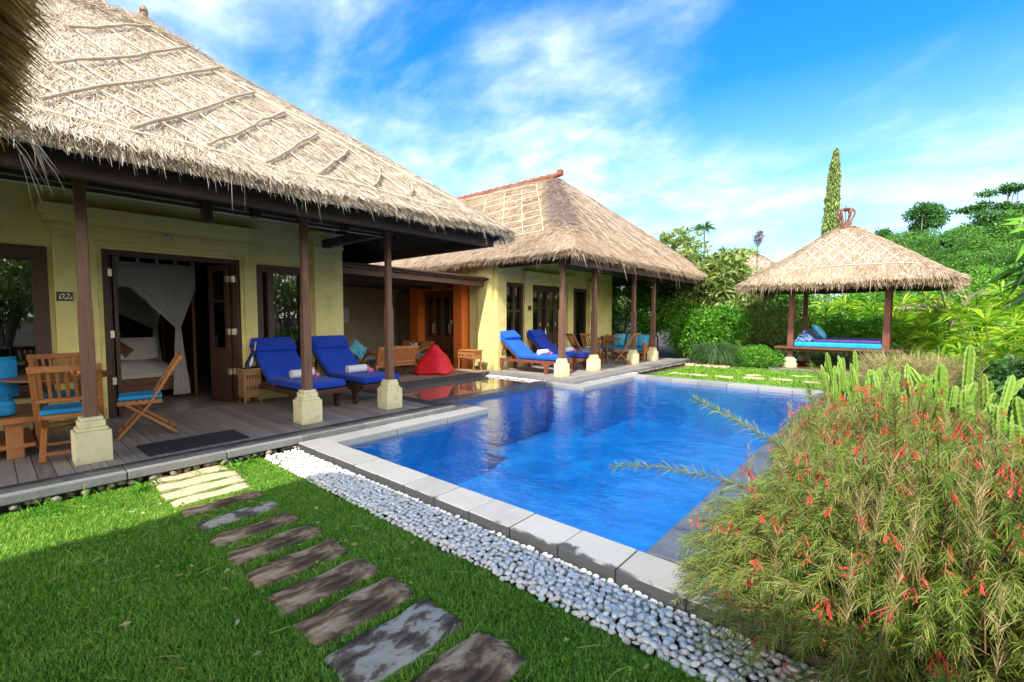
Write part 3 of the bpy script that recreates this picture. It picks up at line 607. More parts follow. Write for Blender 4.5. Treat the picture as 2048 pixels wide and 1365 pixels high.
# rafters under the far gable end
for i in range(9):
    x=-5.4-i*.55; t=.0
    m=MB(); m.beam((x,5.35,float(r1.h(x,5.35))-.2),(x,4.5,float(r1.h(x,4.5))-.2),.05,.08); wp(m,'rafter',DWOOD,V1,RV1)
for i in range(8):
    y=-.3+i*.62
    m=MB(); m.beam((-5.05,y,float(r1.h(-5.05,y))-.27),(-8.2,y,float(r1.h(-8.2,y) if y<4 else r1.h(-5.05-(5.9-y),y))-.27) if y<2 else (-7.0,y,float(r1.h(-7.,y))-.27),.05,.08); wp(m,'rafter',DWOOD,V1,RV1)
# walls
def wallx(mb, xa, xb, y0,y1,z0,z1, ops):
    """wall slab xa..xb (thickness) spanning y0..y1 with openings (ya,yb,za,zb)"""
    y=y0
    for (a,b,c_,d) in sorted(ops):
        if a>y: mb.box(xa,xb,y,a,z0,z1)
        if c_>z0: mb.box(xa,xb,a,b,z0,c_)
        if d<z1: mb.box(xa,xb,a,b,d,z1)
        y=b
    if y<y1: mb.box(xa,xb,y,y1,z0,z1)
m=MB(); wallx(m,-8.4,-8.2,-1.6,4.43,.1,3.3,[(-.62,.56,.55,2.42),(1.07,2.77,.1,2.46),(2.99,3.82,.45,2.41)])
m.box(-12.8,-8.4,4.23,4.43,.1,3.2); m.box(-12.8,-8.4,-1.6,-1.4,.1,3.2)
wp(m,'wall',YEL,V1,RV1)
m=MB(); m.box(-12.8,-12.6,-1.4,4.23,.1,3.2); m.box(-8.408,-8.402,-1.39,-.7,.15,3.0); m.box(-12.6,-8.41,4.20,4.228,.15,3.0); m.box(-12.6,-8.41,-1.4,-1.37,.15,3.); wp(m,'interior_wall',MARO,V1,RV1)
m=MB(); m.box(-12.6,-8.41,-.95,4.19,3.0,3.05); wp(m,'ceiling',DWOOD,V1,RV1)
m=MB()
m.box(-8.2,-8.14,.61,1.02,.15,2.56); m.box(-8.2,-8.14,2.80,2.985,.15,2.56); m.box(-8.2,-8.14,.61,2.985,2.562,2.66)
m.box(-8.2,-8.11,.56,3.01,2.662,2.72); m.box(-8.2,-8.13,.60,2.98,2.722,2.75); m.box(-8.2,-8.07,.54,3.03,2.752,2.83); m.box(-8.2,-8.02,.50,3.06,2.832,2.96)
m.box(-8.2,-8.165,1.02,1.07,.15,2.5); m.box(-8.2,-8.165,2.75,2.8,.15,2.5); m.box(-8.2,-8.165,1.02,2.8,2.50,2.56)
wp(m,'door_surround',YEL,V1,RV1,bevel=.006)
m=MB(); m.box(-8.2,-8.06,3.93,4.47,.15,2.78); m.box(-8.2,-8.04,3.91,4.49,2.782,2.83); m.box(-8.2,-8.05,3.92,4.48,2.832,2.92); m.box(-8.2,-8.02,3.89,4.51,2.922,2.97); m.box(-8.2,-7.98,3.85,4.55,2.972,3.07)
m.box(-8.4,-8.201,4.431,4.47,.15,3.0)
wp(m,'corner_pier',YEL,V1,RV1,bevel=.006)
def window(top, root, x, y0,y1,z0,z1, mull=(), fw=.11, name='window', rails=()):
    f=MB(); xa,xb=x-.10,x+.035
    f.box(xa,xb,y0,y0+fw,z0,z1); f.box(xa,xb,y1-fw,y1,z0,z1); f.box(xa,xb,y0+fw,y1-fw,z1-fw-.03,z1); f.box(xa,xb,y0+fw,y1-fw,z0,z0+fw)
    for a,w_ in mull: f.box(xa+.02,xb-.02,a-w_/2,a+w_/2,z0+fw,z1-fw-.03)
    for a in rails: f.box(xa+.03,xb-.03,y0+fw,y1-fw,a-.03,a+.03)
    o=wp(f,name,DWOOD,top,root,bevel=.004)
    p_=MB(); p_.box(x-.055,x-.05,y0+fw*.8,y1-fw*.8,z0+fw*.8,z1-fw*.8); wp(p_,'pane',GLASS,top,root,sub=o)
    return o
window(V1,RV1,-8.2,-.62,.56,.55,2.42,fw=.14)
window(V1,RV1,-8.2,2.99,3.82,.45,2.41,mull=[(3.22,.10)],fw=.09)
m=MB()
for i in range(14): m.tube([(-8.62+.02*(i%2),3.42+i*.03,.5),(-8.60+.02*(i%2),3.36+i*.035,2.3)],.016,5)
wp(m,'curtain',CURT,V1,RV1)
# folding doors
def leaf(top,root,hinge,ang,w,z0=.155,z1=2.38,handle=True,amber=False):
    o=MB(); M=Matrix.Translation(Vector(hinge))@Matrix.Rotation(ang,4,'Z')
    t=.045; s_=.085
    o.box(0,s_,-t/2,t/2,z0,z1,M); o.box(w-s_,w,-t/2,t/2,z0,z1,M); o.box(s_,w-s_,-t/2,t/2,z0,z0+.13,M); o.box(s_,w-s_,-t/2,t/2,z1-.1,z1,M)
    o.box(s_,w-s_,-t/2,t/2,.95,1.04,M); o.box(s_,w-s_,-t/2,t/2,1.78,1.82,M); o.box(s_,w-s_,-t/5,t/5,z0+.13,.95,M)
    d=wp(o,'door_leaf',DWOOD,top,root,bevel=.003)
    g=MB(); g.box(s_-.005,w-s_+.005,-.003,.003,1.03,z1-.09,M); wp(g,'pane',GLASS,top,root,sub=d)
    if handle:
        h=MB(); q=[M@Vector((w-.045,.03,1.0)),M@Vector((w-.045,.07,1.06)),M@Vector((w-.045,.07,1.22)),M@Vector((w-.045,.03,1.28))]
        h.tube(q,.009,6); wp(h,'handle',METAL,top,root,sub=d)
    h=MB()
    pass
    for z in (.6,1.25,2.1):
        h=MB(); h.box(-.004,.05,-.034,.034,z,z+.1,M); wp(h,'hinge',METAL,top,root,sub=d)
    return d
m=MB(); m.box(-8.38,-8.22,1.075,1.135,.15,2.46); m.box(-8.38,-8.22,2.705,2.765,.15,2.46); m.box(-8.38,-8.22,1.135,2.705,2.385,2.46); wp(m,'door_frame',DWOOD,V1,RV1,bevel=.004)
leaf(V1,RV1,(-8.27,1.15,0),rad(174),.42,handle=False); leaf(V1,RV1,(-8.69,1.20,0),rad(2),.42,handle=False)
leaf(V1,RV1,(-8.24,2.69,0),rad(-165),.45,handle=True); leaf(V1,RV1,(-8.3,2.62,0),rad(-158),.43,handle=False)
# soffit slats & beams
m=MB(); m.beam((-5.12,-1.8,2.755),(-5.12,5.45,2.755),.09,.17); m.beam((-5.12,5.40,2.755),(-12.6,5.40,2.755),.09,.17); wp(m,'eave_beam',BEAMW,V1,RV1,bevel=.006)
m=MB(); m.beam((-5.95,-1.8,3.02),(-5.95,4.2,3.02),.14,.16); m.beam((-5.95,4.13,2.86),(-8.1,4.13,2.86),.12,.14); wp(m,'post_beam',BEAMW,V1,RV1,bevel=.006)
for i in range(3):
    m=MB(); m.box(-5.99,-5.965,-1.8,4.0,2.745+i*.056,2.745+i*.056+.034); wp(m,'slat',BEAMW,V1,RV1)
m=MB(); m.box(-6.04,-6.02,-1.8,4.0,2.745,2.94); wp(m,'gap_light_board',SLATP,V1,RV1)  # pale board added behind the slats, imitates daylight through their gaps
for y,h in ((1.69,.14),(2.2,.0),(3.35,0.)):
    m=MB(); m.box(-6.02,-5.93,y-.05,y+.05,2.94-.20-h,2.94); wp(m,'hanger_block',DWOOD,V1,RV1,bevel=.008)
def post(top, root, x, y, z0, ztop, scale=1., w=.052):
    m=MB(); s_=w
    m.box(x-s_,x+s_,y-s_,y+s_,z0+.42,1.62)
    # chamfered upper half
    c_=w*.7; pr=[(x-c_,y-w),(x+c_,y-w),(x+w,y-c_),(x+w,y+c_),(x+c_,y+w),(x-c_,y+w),(x-w,y+c_),(x-w,y-c_)]
    pr=[(x+(a-x)*.86,y+(b-y)*.86) for a,b in pr]
    m.prism(pr,1.62,ztop-.16,axis='z'); m.box(x-w*1.15,x+w*1.15,y-w*1.15,y+w*1.15,ztop-.16,ztop)
    m.box(x-w*.95,x+w*.95,y-w*.95,y+w*.95,1.60,1.70)
    o=wp(m,'post',POSTW,top,root,bevel=.006)
    b=MB(); k=.135*scale
    b.box(x-k,x+k,y-k,y+k,z0,z0+.305); b.box(x-k*.84,x+k*.84,y-k*.84,y+k*.84,z0+.306,z0+.335); b.box(x-k*.72,x+k*.72,y-k*.72,y+k*.72,z0+.336,z0+.40); b.box(x-k*.62,x+k*.62,y-k*.62,y+k*.62,z0+.401,z0+.435)
    wp(b,'post_base',BASEY,top,root,sub=o,bevel=.008)
for y in (.645,2.76,4.03): post(V1,RV1,-5.94,y,.15,2.94)
# number sign and plaque
def text(s_, size, name, m, parent, root, M, ext=.002, font_shear=.0):
    cu=bpy.data.curves.new(name,'FONT'); cu.body=s_; cu.size=size; cu.extrude=ext; cu.shear=font_shear; cu.align_x='CENTER'; cu.align_y='CENTER'
    o=bpy.data.objects.new(name,cu); C.objects.link(o); dg=bpy.context.evaluated_depsgraph_get(); me=bpy.data.meshes.new_from_object(o.evaluated_get(dg)); bpy.data.objects.remove(o)
    me.transform(M); me.materials.clear(); me.materials.append(m); o=link(name,me); o.parent=parent
    o.matrix_parent_inverse=Matrix() 
    return o
FX=Matrix(((0,0,1,0),(1,0,0,0),(0,1,0,0),(0,0,0,1)))  # text plane facing +x, reading along +y
m=MB(); m.box(-8.138,-8.12,.62,.775,1.745,1.86); sg=wp(m,'number_sign',SIGN,V1,RV1,bevel=.003)
text('02',.10,'sign_number',LETT,sg,RV1,Matrix.Translation((-8.118,.683,1.80))@FX,font_shear=.35)
text('6',.055,'sign_number',LETT,sg,RV1,Matrix.Translation((-8.118,.748,1.785))@FX,font_shear=.35)
m=MB(); m.lathe([(.045,0),(.045,.012)],n=20); M_=Matrix.Translation((-8.108,1.80,2.69))@Matrix.Rotation(PI/2,4,'Y'); m.v=[tuple(M_@Vector(v)) for v in m.v]; sg=wp(m,'plaque',PLAQ,V1,RV1)
text('2',.06,'plaque_number',LETT,sg,RV1,Matrix.Translation((-8.094,1.80,2.69))@FX)

# bedroom contents
bd=empty('bed',(-10.4,1.2,.15),label='dark wood bed with white mattress under a draped mosquito net inside the near villa',cat='bed')
RB=Vector((-10.4,1.2,.15))
m=MB(); m.box(-11.6,-9.5,.3,2.35,.30,.42); m.box(-9.62,-9.5,.3,2.35,.42,.52)
for x in (-11.5,-9.6):
    for y in (.4,2.25): m.box(x-.05,x+.05,y-.05,y+.05,.15,.30)
wp(m,'bed_frame',TEAKD,bd,RB,bevel=.01)
m=MB(); m.pillow(1.9,1.95,.42,Matrix.Translation((-10.6,1.32,.60)),n=12); m.box(-11.5,-9.66,.4,2.25,.43,.60); wp(m,'mattress',LINEN,bd,RB,bevel=.03)
for x in (-11.6,-9.45):
    for y in (.28,2.42):
        m=MB(); m.tube([(x,y,.15),(x,y,2.5)],.03,6); wp(m,'bed_post',TEAKD,bd,RB)
m=MB()
def drape(mb, path_top, path_bot, nu=24, nv=10, wav=.03, fr=9, ax='y', bulge=0.):
    vs=[]
    for j in range(nv+1):
        v=j/nv
        for i in range(nu+1):
            u=i/nu; a=Vector(path_top(u)); b=Vector(path_bot(u)); p_=a.lerp(b,v); k=wav*(.3+v)*math.sin(u*PI*2*fr)
            p_.z -= bulge*math.sin(v*PI)*math.sin(u*PI)
            if ax=='y': p_.x+=k
            else: p_.y+=k
            vs.append(p_)
    mb.add(vs,[(j*(nu+1)+i,j*(nu+1)+i+1,(j+1)*(nu+1)+i+1,(j+1)*(nu+1)+i) for j in range(nv) for i in range(nu)],True)
X=-9.4
drape(m,lambda u:(X,.35+u*2.1,2.42),lambda u:(X-.01,.35+u*2.1,2.02),wav=.02,fr=12)
drape(m,lambda u:(X,1.55+u*.9,2.02+.2*0),lambda u:(X+.02,2.13+u*.08,1.36),wav=.02,fr=6,bulge=-.12)
drape(m,lambda u:(X+.02,2.13+u*.08,1.36),lambda u:(X+.05,2.06+u*.25,.22),wav=.03,fr=5)
drape(m,lambda u:(X,.35+u*1.1,2.02),lambda u:(X,.36+u*.08,1.36),wav=.02,fr=6,bulge=-.1)
X2=-11.3
drape(m,lambda u:(X2,.35+u*2.1,2.42),lambda u:(X2,2.2+u*.08,1.3),wav=.03,fr=8)
drape(m,lambda u:(X2,2.2+u*.08,1.3),lambda u:(X2,2.1+u*.25,.3),wav=.03,fr=5)
drape(m,lambda u:(X-2*u,2.42,2.42),lambda u:(X-2*u,2.42,2.1),wav=.02,fr=10,ax='x')
for i in range(9):
    y=.42+i*.25; m.box(X-.01,X+.01,y-.02,y+.02,2.42,2.50)
wp(m,'mosquito_net',NET,bd,RB)
m=MB(); m.box(-11.68,-11.62,1.1,1.75,.5,1.25); wp(m,'carved_headboard',CARV,bd,RB)
for k,(y,rz) in enumerate(((1.0,.1),(1.75,-.1))):
    m=MB(); m.pillow(.6,.42,.16,Matrix.Translation((-10.3,y,.98))@Matrix.Rotation(rz,4,'Z')@Matrix.Rotation(PI/2,4,'Z')@Matrix.Rotation(rad(65),4,'X')); m.build('bed_pillow',LINEN,label=('white pillow on the bed near the open door' if k==0 else 'white pillow on the bed near the net tie'),cat='pillow',group='white pillows on the bed')
m=MB(); m.pillow(.38,.38,.14,Matrix.Translation((-10.05,1.42,.97))@Matrix.Rotation(PI/2,4,'Z')@Matrix.Rotation(rad(65),4,'X')@Matrix.Rotation(PI/4,4,'Z')); m.build('bed_cushion',BROWNC,label='brown patterned cushion standing on its corner on the bed',cat='cushion')
m=MB()
for s_ in (-1,1):
    q=[(-9.9,1.35+s_*.13,.83),(-9.9,1.35+s_*.12,.88),(-9.88,1.35+s_*.05,.96),(-9.88,1.35+s_*.0-s_*.01,.93)]
    m.tube(q,[.06,.045,.03,.02],7)
m.build('towel_swan',WHITE,label='white towel folded into swans on the bed',cat='towel')

# ------------------------------------------------------------------ furniture
def rope_bits(): pass
def make_chair(label, cush=True):
    """folding teak chair, faces +x, origin on floor centre"""
    t=empty('folding_chair',label=label,cat='chair')
    W=.23
    for s_ in (-1,1):
        m=MB(); m.beam((.24,s_*W,0.0),(-.22,s_*W,.47),.035,.05,up=(0,1,0)); m.beam((-.22,s_*W,.44),(-.34,s_*W,.92),.035,.045,up=(0,1,0)) if False else None
        m.beam((.26,s_*(W-.0),.0),(-.33,s_*W,.90),.03,.05,up=(0,1,0)) if False else None
        m.build('leg',TEAK,t,.004)
    # long rear-leaning frame (back stile) and front-crossing leg
    for ch in list(t.children): bpy.data.objects.remove(ch)
    for s_ in (-1,1):
        m=MB(); m.beam((.25,s_*W,.01),(-.05,s_*W,.38),.028,.05,up=(0,1,0)); m.beam((-.05,s_*W,.38),(-.36,s_*W,.93),.028,.05,up=(0,1,0)); m.build('stile',TEAK,t,.004)
        m=MB(); m.beam((-.30,s_*(W-.035),.01),(.20,s_*(W-.035),.42),.028,.05,up=(0,1,0)); m.build('leg',TEAK,t,.004)
    m=MB(); m.beam((-.36,-W-.03,.90),(-.36,W+.03,.90),.03,.06,up=(0,0,1)); m.beam((-.17,-W,.58),(-.17,W,.58),.025,.04)
    for i in range(7):
        y=-W+.045+i*(2*W-.09)/6; m.beam((-.17,y,.58),(-.36,y,.89),.012,.028,up=(0,1,0))
    m.build('slatted_back',TEAK,t,.003)
    m=MB(); 
    for i in range(7): m.box(-.16+i*.058,-.16+i*.058+.045,-W+.01,W-.01,.415,.433)
    m.beam((-.17,-W+.02,.40),(.24,-W+.02,.40),.02,.035); m.beam((-.17,W-.02,.40),(.24,W-.02,.40),.02,.035); m.box(-.16,-.14,-W+.02,W-.02,.39,.42)
    m.box(-.16,.235,-W+.03,-W+.05,.400,.416); m.box(-.16,.235,W-.05,W-.03,.400,.416); m.build('seat',TEAK,t,.003)
    m=MB(); m.beam((.2,-W,.08),(.2,W,.08),.025,.03); m.build('foot_rail',TEAK,t,.003)
    m=MB(); m.beam((-.24,-W+.03,.07),(-.24,W-.03,.07),.025,.03); m.build('foot_rail',TEAK,t,.003)
    if cush:
        m=MB(); m.box(-.17,.23,-W+.02,W-.02,.436,.485); m.build('seat_cushion',SKYB,t,.018)
    return t
ch=make_chair('teak folding chair seen in profile beside the open bedroom door, blue seat pad'); ch.location=(-6.85,1.22,.15); ch.rotation_euler=(0,0,rad(-100)); ch['group']='folding chairs of the near veranda'
def chair(x,y,z,rz,label,grp):
    c_=copy_tree(ch); c_.location=(x,y,z); c_.rotation_euler=(0,0,rad(rz)); c_['label']=label; c_['group']=grp; return c_
chair(-6.42,.55,.15,172,'teak slatted chair seen from behind, right behind the first veranda post','folding chairs of the near veranda')
chair(-7.75,.62,.15,5,'darker folding chair against the wall behind the round table','folding chairs of the near veranda')
def round_table(x,y,z,label,r=.45,h=.74):
    t=empty('round_table',(x,y,z),label=label,cat='table')
    m=MB(); m.lathe([(r-.01,h-.03),(r,h-.02),(r,h),(r-.01,h+.003)],n=32); m.build('table_top',TEAKD,t)
    for k in range(4):
        a=PI/4+k*PI/2; m=MB(); m.beam((.30*math.cos(a),.30*math.sin(a),0),(.24*math.cos(a),.24*math.sin(a),h-.03),.045,.045); m.build('leg',TEAKD,t,.004)
    m=MB(); m.beam((-.2,-.2,.35),(.2,.2,.35),.03,.03); m.beam((-.2,.2,.36),(.2,-.2,.36),.03,.03); m.build('stretcher',TEAKD,t)
    return t
round_table(-7.15,.55,.15,'round dark wood table behind the first veranda post')
t=empty('flower_bowl',(-6.95,.68,.895),label='small orange bowl holding white frangipani on the round table',cat='bowl')
m=MB(); m.lathe([(.03,0),(.06,.02),(.07,.045),(.065,.045)],n=16); m.build('bowl',ORG,t)
P=np.tile([0,0,.05],(30,1))+R.normal(0,.02,(30,3)); D=rdir(30,.8); v,tt=leaves(P,D,side_of(D),.06,.035,droop=.3); npmesh('blossoms',v,tt,PAPER,t)
# heavy bench far left
t=empty('wooden_bench',(-7.0,.0,.15),label='heavy teak plank bench cut by the left picture edge',cat='bench'); rb=Vector((-7.0,0,.15))
m=MB(); m.box(-7.55,-6.5,-1.3,.33,.50,.56); wp(m,'seat',TEAK,t,rb,bevel=.01)
m=MB(); m.box(-7.5,-6.55,-1.3,.30,.25,.29); wp(m,'shelf',TEAK,t,rb,bevel=.006)
for x in (-7.42,-6.62):
    m=MB(); m.box(x-.06,x+.06,.10,.22,.15,.50); wp(m,'leg',TEAK,t,rb,bevel=.006)
m=MB(); m.box(-7.5,-6.62,-1.3,.18,.57,.72); m.build('bench_cushion',SKYB,bevel=.04,label='sky blue seat cushion on the heavy bench at the left edge',cat='cushion')
m=MB(); m.pillow(.45,.45,.16,Matrix.Translation((-7.3,0.0,.90))@Matrix.Rotation(rad(70),4,'Y')); m.build('scatter_cushion',SKYB,label='blue scatter cushion leaning at the back of the heavy bench',cat='cushion')

def make_lounger(matb, wood, label):
    """faces +x (feet at +x); origin floor centre; length 1.95 width .68"""
    t=empty('sun_lounger',label=label,cat='sun lounger'); W=.33; z=.30
    for s_ in (-1,1):
        m=MB(); m.box(-.98,.95,s_*W-.02,s_*W+.02,z-.05,z+.03); m.build('side_rail',wood,t,.005)
    for a_ in (-.98,.91):
        m=MB(); m.box(a_,a_+.04,-W+.02,W-.02,z-.05,z+.03); m.build('end_rail',wood,t,.005)
    m=MB()
    for i in range(10): m.box(-.1+i*.1,-.1+i*.1+.07,-W+.02,W-.02,z+.005,z+.02)
    m.build('bed_slats',wood,t,.003)
    for x in (-.74,.68):
        for s_ in (-1,1):
            m=MB(); pr=[(x-.14,z-.05),(x+.14,z-.05),(x+.06,z-.13),(x+.045,0),(x-.045,0),(x-.06,z-.13)]; m.prism(pr,s_*W-.022,s_*W+.022); m.build('leg',wood,t,.004)
    A=rad(38); L=.88; hx=-.18
    B=Matrix.Translation((hx,0,z+.03))@Matrix.Rotation(A,4,'Y')
    # backrest points to -x and up
    m=MB()
    for s_ in (-1,1): m.box(-L,0,s_*(W-.04)-.018,s_*(W-.04)+.018,-.02,.02,B)
    for i in range(6): m.box(-L+.04+i*.14,-L+.1+i*.14,-W+.06,W-.06,.0,.018,B)
    m.build('backrest',wood,t,.003)
    e=B@Vector((-.62,0,0))
    for s_ in (-1,1):
        m=MB(); m.beam((e.x,s_*(W-.07),e.z),(e.x-.12,s_*(W-.07),z-.0),.025,.03,up=(0,1,0)); m.build('strut',wood,t)
    m=MB(); m.box(hx-.02,.96,-W-.0,W+.0,z+.045,z+.145); m.box(-L-.02,.03,-W,W,.03,.13,B); m.build('mattress',matb,t,.03)
    m=MB(); m.box(-L-.03,-L+.27,-W-.002,W+.002,.128,.215,B); m.build('head_cushion',matb,t,.035)
    return t
def lounger_towel(x,y,z,rz,label,grp,flow=True):
    t=empty('rolled_towel',(x,y,z),rz,label=label,cat='towel',group=grp)
    m=MB(); m.tube([(0,-.17,.065),(0,.17,.065)],.065,14); q=[]
    for i in range(30):
        a=i*.5; rr=.06*(1-i/32); q.append((rr*math.cos(a),.172,.065+rr*math.sin(a)))
    m.tube(q,.004,4); m.build('towel',WHITE,t)
    D=rdir(40,.6); P=np.concatenate([np.tile([.02,.19,.07],(20,1)),np.tile([.10,.2,.03],(20,1))])+R.normal(0,.018,(40,3)); v,tt=leaves(P,D,side_of(D),.055,.04,droop=.3); npmesh('petals',v,tt,PINK,t)
    return t
lo=make_lounger(BLUE,REDW if False else DWOOD,'royal blue lounger next to the wicker basket, behind the middle post'); lo.location=(-7.33,3.20,.15); lo.rotation_euler=(0,0,rad(2)); lo['group']='blue loungers of the near veranda'
l2=copy_tree(lo); l2.location=(-7.28,4.15,.15); l2.rotation_euler=(0,0,rad(1)); l2['label']='royal blue lounger by the corner pier with fully visible towel roll'
l3=make_lounger(BLUE_SUN,REDW,'sunlit bright blue lounger at the corner of the far villa deck'); l3.location=(-7.35,9.30,.12); l3.rotation_euler=(0,0,rad(4)); l3['group']='blue loungers of the far deck'
l4=copy_tree(l3); l4.location=(-7.3,10.45,.12); l4['label']='shaded blue lounger behind the sunlit one, by the far glass doors'
for o in l4.children:
    if o.name.startswith(('mattress','head_cushion')): o.data=o.data.copy(); o.data.materials[0]=BLUE  # shaded lounger takes the darker blue, shade put into the canvas colour
lounger_towel(-7.05,3.2,.60,0,'rolled white towel with flower half hidden by the middle post','towels on the near loungers')
lounger_towel(-7.0,4.1,.60,0,'rolled white towel with pink flower, on the second near lounger','towels on the near loungers')
lounger_towel(-7.0,9.35,.57,0,'sunlit rolled towel on the bright blue corner lounger','towels on the far loungers')
lounger_towel(-6.95,10.45,.57,0,'rolled towel on the shaded lounger by the far doors','towels on the far loungers')
# umbrella basket
t=empty('wicker_basket',(-7.88,2.74,.15),label='tall square wicker stand on thin legs beside the doorway',cat='basket'); 
m=MB(); m.box(-.13,.13,-.13,.13,.12,.58); m.box(-.14,.14,-.14,.14,.54,.58); m.box(-.135,.135,-.135,.135,.30,.33); m.build('basket_body',WICK,t,.01)
for zz in (.42,.24):
    m=MB(); 
    for i in range(5): m.box(.131,.136,-.09+i*.04,-.07+i*.04,zz,zz+.06)
    m.build('opening_slats',DWOOD,t)
for a in (-1,1):
    for b in (-1,1): m=MB(); m.tube([(a*.10,b*.10,.13),(a*.12,b*.12,0)],.012,6); m.build('leg',WICK,t)
t=empty('umbrella',(-7.9,2.76,.70),label='closed navy and white umbrella with bamboo handle in the wicker stand',cat='umbrella')
m=MB(); m.tube([(0,-.05,-.05),(.0,-.02,.08),(.01,.04,.24),(0,.07,.30)],[.02,.055,.035,.012],9); m.build('canopy',NAVY,t)
m=MB(); m.tube([(.012,-.045,0),(.045,.0,.1),(.035,.03,.2)],[.012,.025,.016],6); m.build('white_panel',WHITE,t)
m=MB(); m.tube([(0,.07,.29),(0,.10,.44)],.012,6); m.build('handle',BAMB,t)

# living area benches, bean bag, cabinet
def armbench(label, w=1.15):
    """retro low bench, faces +x, with loop arms"""
    t=empty('low_bench',label=label,cat='bench')
    m=MB(); m.box(-.28,.30,-w/2,w/2,.28,.31); m.beam((-.28,-w/2,.26),(-.28,w/2,.26),.04,.05); m.beam((.30,-w/2,.26),(.30,w/2,.26),.04,.05); m.build('seat',TEAK,t,.004)
    m=MB(); m.beam((-.30,0,.33),(-.47,0,.72),.02,w-.06,up=(1,0,0)) if False else None
    for z0,x0 in ((.34,-.31),(.68,-.45)): m.beam((x0,-w/2,z0),(x0,w/2,z0),.03,.06)
    m.add([(-.30,-w/2,.36),(-.30,w/2,.36),(-.44,w/2,.68),(-.44,-w/2,.68),(-.325,-w/2,.36),(-.325,w/2,.36),(-.465,w/2,.68),(-.465,-w/2,.68)],[(0,1,2,3),(7,6,5,4),(0,4,5,1),(2,6,7,3),(0,3,7,4),(1,5,6,2)])
    m.build('backrest',TEAK,t,.004)
    for s_ in (-1,1):
        y=s_*(w/2+.02)
        m=MB(); q=[(-.46,y,.70),(-.36,y,.42),(-.2,y,.28),(.05,y,.26),(.22,y,.0)]; m.tube(q,.022,6); m.tube([(-.3,y,.30),(-.42,y,0)],.02,6)
        m.build('leg',TEAK,t)
        m=MB(); q=[(-.40,y,.52),(-.2,y,.55),(.05,y,.53),(.22,y,.46),(.30,y,.34),(.24,y,.22),(.1,y,.20),(.02,y,.28),(.06,y,.36),(.15,y,.37)]; m.tube(q,[.02,.024,.026,.026,.024,.022,.02,.018,.016,.012],6); m.build('loop_arm',TEAK,t)
    m=MB(); m.box(-.26,.28,-w/2+.03,w/2-.03,.312,.375); m.build('seat_cushion',SKYB,t,.02)
    return t
b1=armbench('low teak bench seen from behind with looped arms and pale blue seat',1.0); b1.location=(-9.25,6.28,.15); b1.rotation_euler=(0,0,rad(176)); b1['group']='low benches of the living terrace'
b2=copy_tree(b1); b2.location=(-10.75,6.1,.15); b2.rotation_euler=(0,0,rad(12)); b2['label']='low teak bench facing out, behind the second blue lounger with a propped cushion'
b3=copy_tree(b1); b3.location=(-10.3,7.6,.15); b3.rotation_euler=(0,0,rad(-75)); b3['label']='bench at right against the orange pillar holding a black and white cushion'
M_=Matrix.Translation((-10.35,6.12,.72))@Matrix.Rotation(rad(12),4,'Z')@Matrix.Rotation(rad(68),4,'Y')@Matrix.Rotation(PI/4,4,'Z')
m=MB(); m.pillow(.42,.42,.13,M_,pinch=.15); m.build('scatter_cushion',SKYP,label='turquoise cushion standing on its corner on the living terrace bench',cat='cushion')
m=MB(); m.pillow(.4,.4,.13,Matrix.Translation((-10.9,5.75,.75))@Matrix.Rotation(rad(68),4,'Y'),pinch=.1); m.build('scatter_cushion',WHITE,label='white cushion half hidden behind the second near lounger',cat='cushion')
m=MB(); m.pillow(.36,.36,.12,Matrix.Translation((-10.05,7.62,.66))@Matrix.Rotation(rad(-75),4,'Z')@Matrix.Rotation(rad(70),4,'Y'),pinch=.1); m.build('scatter_cushion',mat('black_white_print',[(.01,.01,.01),(.02,.02,.02),(.75,.75,.72),(.8,.8,.78)],7,2,.8,pos=[0,.48,.52,1]),label='black and white printed cushion on the bench by the orange pillar',cat='cushion')
# bean bag
m=MB(); n1,n2=28,16; vs=[]
for j in range(n2+1):
    v=j/n2
    for i in range(n1):
        a=2*PI*i/n1; sq=(abs(math.cos(a))**4+abs(math.sin(a))**4)**-.25
        r_=(.43*(1-v)**.95+.06+.05*math.sin(min(1,v*1.3)*PI))*(1+.05*math.sin(a*5+v*6)*(1-v))*(1+.12*(sq-1)) if v<1 else .05
        if j==0: r_*=.88
        if j==1: r_*=1.02
        z=.70*v**.95+.012*math.sin(a*4+v*9); z=max(z,0)
        if v>.9: z+=.015*math.sin(a*3)
        vs.append((r_*sq*.93*math.cos(a),r_*sq*.93*math.sin(a),z))
m.add(vs,[(j*n1+i,j*n1+(i+1)%n1,(j+1)*n1+(i+1)%n1,(j+1)*n1+i) for j in range(n2) for i in range(n1)]+[tuple((n2)*n1+i for i in range(n1)),tuple(range(n1))[::-1]],True)
bb=m.build('bean_bag',RED,loc=(-8.72,7.22,.15),label='bright red pyramid bean bag at the edge of the living terrace',cat='bean bag'); bb.rotation_euler=(0,0,rad(35)); bb.scale=(1,1,1.0)
